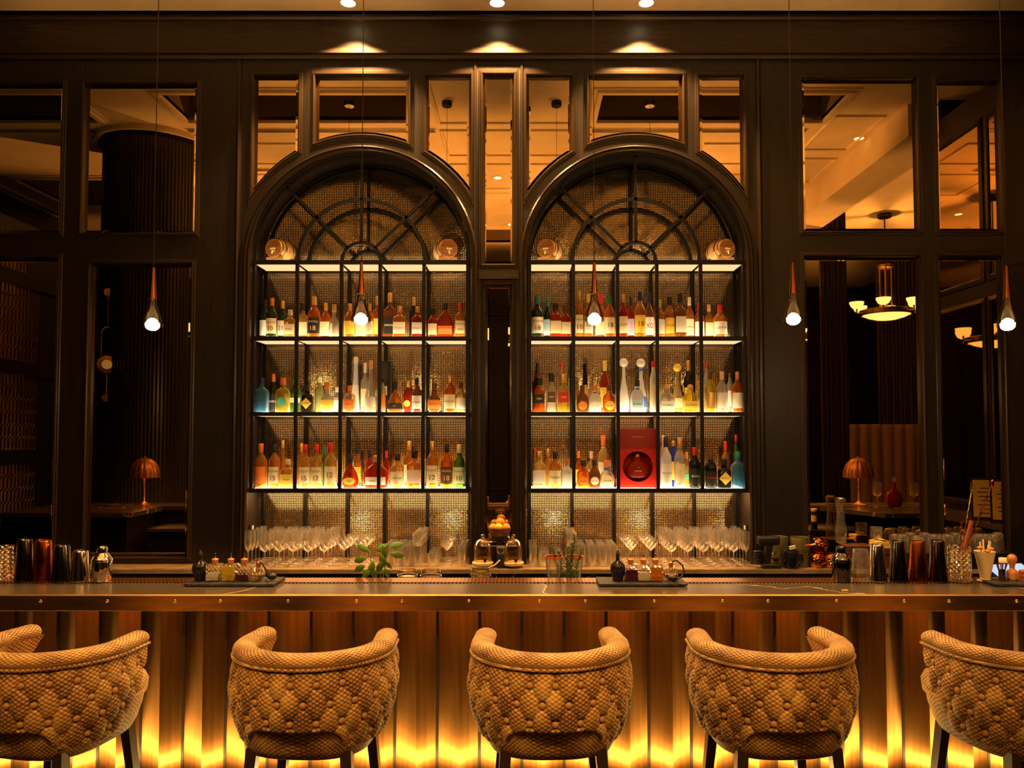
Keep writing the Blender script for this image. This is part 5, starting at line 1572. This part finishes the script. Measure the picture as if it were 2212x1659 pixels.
for k in range(4):
    zt = CT + k*.042
    t = thing('wooden_box', 'flat mahogany box, %s from the bottom of the stack by the copper mugs' % NTH[k], 'box', (xx(1842, 5.66)+.003*k, 5.66, zt), 0, 'stacked mahogany boxes')
    w = .115-.006*k
    MB().rbox((-w,-.075,0),(w,.075,.030),.004).obj('box', redwood, t, 40)
    MB().rbox((-w-.006,-.08,.030),(w+.006,.08,.041),.004).obj('lid', redwood, t, 40)
y = 5.74
car = thing('carafe', 'tall clear carafe before the lower right mirror', 'carafe', (xx(1795+18, y), y, CT + .168))
MB().lathe([(.036,0),(.040,.006),(.042,.10),(.030,.17),(.030,.24),(.038,.315),(.040,.33)], 28, cap0=True, cap1=False).obj('carafe_body', glass, car, 40)
MB().lathe([(.03,.30),(.034,.31),(.034,.335),(.03,.34)], 24).obj('lid', steel, car, 40)
glass_at('tumbler', xx(1884, 5.7)+.02, 5.70, CT + .196, 'small clear tumbler standing on the napkin tray', 'glasses at the right end')
t = thing('napkin_tray', 'dark caddy with a pile of folded yellow napkins', 'napkin tray', (xx(1884, 5.66), 5.66, CT))
MB().box((-.02,-.08,0),(.10,.08,.15)).obj('caddy', redwood, t)
MB().box((-.023,-.083,.10),(.103,.083,.106)).obj('rail', steel, t)
nap = mat('yellow_napkin', (.80,.52,.14), .8)
for k in range(5): MB().box((-.012,-.07,.15+.009*k),(.095-.004*k,.06,.158+.009*k),(0,0,.06*(k%3-1))).obj('napkin', nap, t)
MB().box((.03,-.06,.20),(.09,.0,.207),(0,.25,.3)).obj('napkin', nap, t)
# upturned glasses behind the right shakers
k = 0
for (us, y, zt) in (((1930,1962,1992,2023,2058,2090,2122,2150), 5.70, 1140), ((1945,1978,2010,2042,2076,2108,2140), 5.61, 1150)):
    for u in us:
        H = zz(zt, y) - CT
        x = xx(u, y)
        rackz = H - .136
        o = glass_at('inverted' if k % 3 else 'stemless', x, y, CT + .115, 'upturned clear glass, %s from left in the %s rack row at the right' % (NTH[us.index(u)], 'back' if y > 5.65 else 'front'), 'upturned glasses at the right end')
        k += 1
t = thing('glass_rack', 'low dark rack under the upturned glasses at the right', 'rack', (0,0,CT))
MB().box((xx(1918,5.7),5.57,0),(xx(2165,5.7),5.755,.114)).obj('rack', blackpl, t)
# black tool jar and lit tablet
t = thing('spice_jar', 'small dark jar with a pale lid behind the wooden stamp', 'jar', (xx(2163, 4.4), 4.4, .935))
MB().lathe([(.026,0),(.028,.004),(.028,.155),(.024,.165)], 22).obj('jar', blackpl, t, 40)
MB().lathe([(.029,.165),(.030,.167),(.030,.19),(.028,.193)], 22).obj('lid', pal('cream'), t, 40)
MB().lathe([(.0285,.07),(.0285,.13)], 22, cap0=False, cap1=False).obj('label', paper, t, 40)
MB().box((2.6,4.34,0),(3.2,4.5,.93)).obj('side_cabinet', blackpl, bpy.data.objects['bar_counter'])
t = thing('tablet', 'lit tablet screen lying behind the wooden stamp at the right', 'tablet', (xx(2182, 4.15), 4.15, 1.085), math.radians(12))
MB().box((-.13,-.09,-.006),(.13,.09,.004),(.45,0,0)).obj('case', blackpl, t)
MB().box((-.12,-.08,.0042),(.12,.08,.0052),(.45,0,0),(0,0,0)).obj('screen', emis('tablet_glow', (.55,.66,1.0), .9), t)
MB().box((-.06,.02,-.154),(.06,.05,.0)).obj('stand', blackpl, t)

# ================================================================== SEEN IN THE MIRRORS: lamps, decanter, menus on the bar ends
def table_lamp(x, y, label):
    t = thing('table_lamp', label, 'table lamp', (x, y, BT+.005), 0, 'beaded dome table lamps')
    MB().lathe([(.09,0),(.092,.006),(.03,.02),(.014,.04),(.012,.29)], 24).obj('stand', brass_plain, t, 40)
    N = 16; m = MB(); rings = []
    for i in range(9):
        a = i/8*PI/2
        r0 = .145*math.cos(a*.98); z = .28 + .20*math.sin(a)**.85
        rings.append([(r0*(1+.05*abs(math.sin(N/2*2*PI*j/96)))*math.cos(2*PI*j/96), r0*(1+.05*abs(math.sin(N/2*2*PI*j/96)))*math.sin(2*PI*j/96), z) for j in range(96)])
    m.rings(rings); m.obj('dome_shade', mat('lamp_copper', (.42,.16,.05), .4, .7) if 'lamp_copper' not in MATS else MATS['lamp_copper'], t, 60)
    bd = MB()
    for k in range(12):
        for i in range(8):
            a = i/8*PI/2; r0 = .149*math.cos(a*.98)
            bd.sphere((r0*math.cos(2*PI*k/12), r0*math.sin(2*PI*k/12), .28+.20*math.sin(a)**.85), .005, 6, 4)
    o = bd.obj('beads', brass_plain, t, 60); o['kind'] = 'stuff'
    MB().sphere((0,0,.485), .012, 10, 6).obj('finial', brass_plain, t, 60)
    point((x, y, BT+.33), 6, rad=.03)
table_lamp(-3.92, 3.78, 'copper dome table lamp on the left end of the bar')
table_lamp(3.47, 3.78, 'copper dome table lamp on the right end of the bar')
t = thing('cognac_decanter', 'round red cognac decanter with a crown stopper on the bar end', 'decanter', (3.72, 4.02, BT))
MB().rings([[(.085*r*math.cos(2*PI*j/24), .05*r*math.sin(2*PI*j/24), z) for j in range(24)] for r, z in ((.5,0),(.85,.02),(1,.08),(.85,.14),(.35,.18),(.2,.20),(.2,.25))], True, True).obj('body', liquid('red'), t, 60)
MB().sphere((0,0,.28), .03, 12, 8, (1,.6,1)).obj('stopper', facet, t, 60)
for k, (x, y) in enumerate(((3.90, 4.05), (4.03, 4.1), (3.56, 4.0))):
    glass_at('wine', x, y, BT + .001, 'clear %s glass beside the cognac decanter on the bar end' % ('left wine','right wine','nearest wine')[k], 'glasses beside the decanter')
menu_blk = blackpl
for k, (x, y, a) in enumerate(((3.96, 5.12, 206), (3.99, 5.34, 208), (3.97, 5.57, 212))):
    t = thing('menu_board', '%s upright menu in a dark frame on the right bar end' % NTH[k], 'menu', (x, y, BT+.004), math.radians(a), 'menus on the right bar end')
    R_ = (-.22,0,0)
    MB().box((-.10,-.01,0),(.10,.01,.36),R_,(0,0,0)).obj('frame', menu_blk, t)
    MB().box((-.085,-.0115,.02),(.085,-.0095,.34),R_,(0,0,0)).obj('page', paper, t)
    for j in range(7):
        MB().box((-.065,-.0125,.05+.036*j),(.03+.012*(j%3),-.0113,.056+.036*j),R_,(0,0,0)).obj('print_line', blackpl, t)
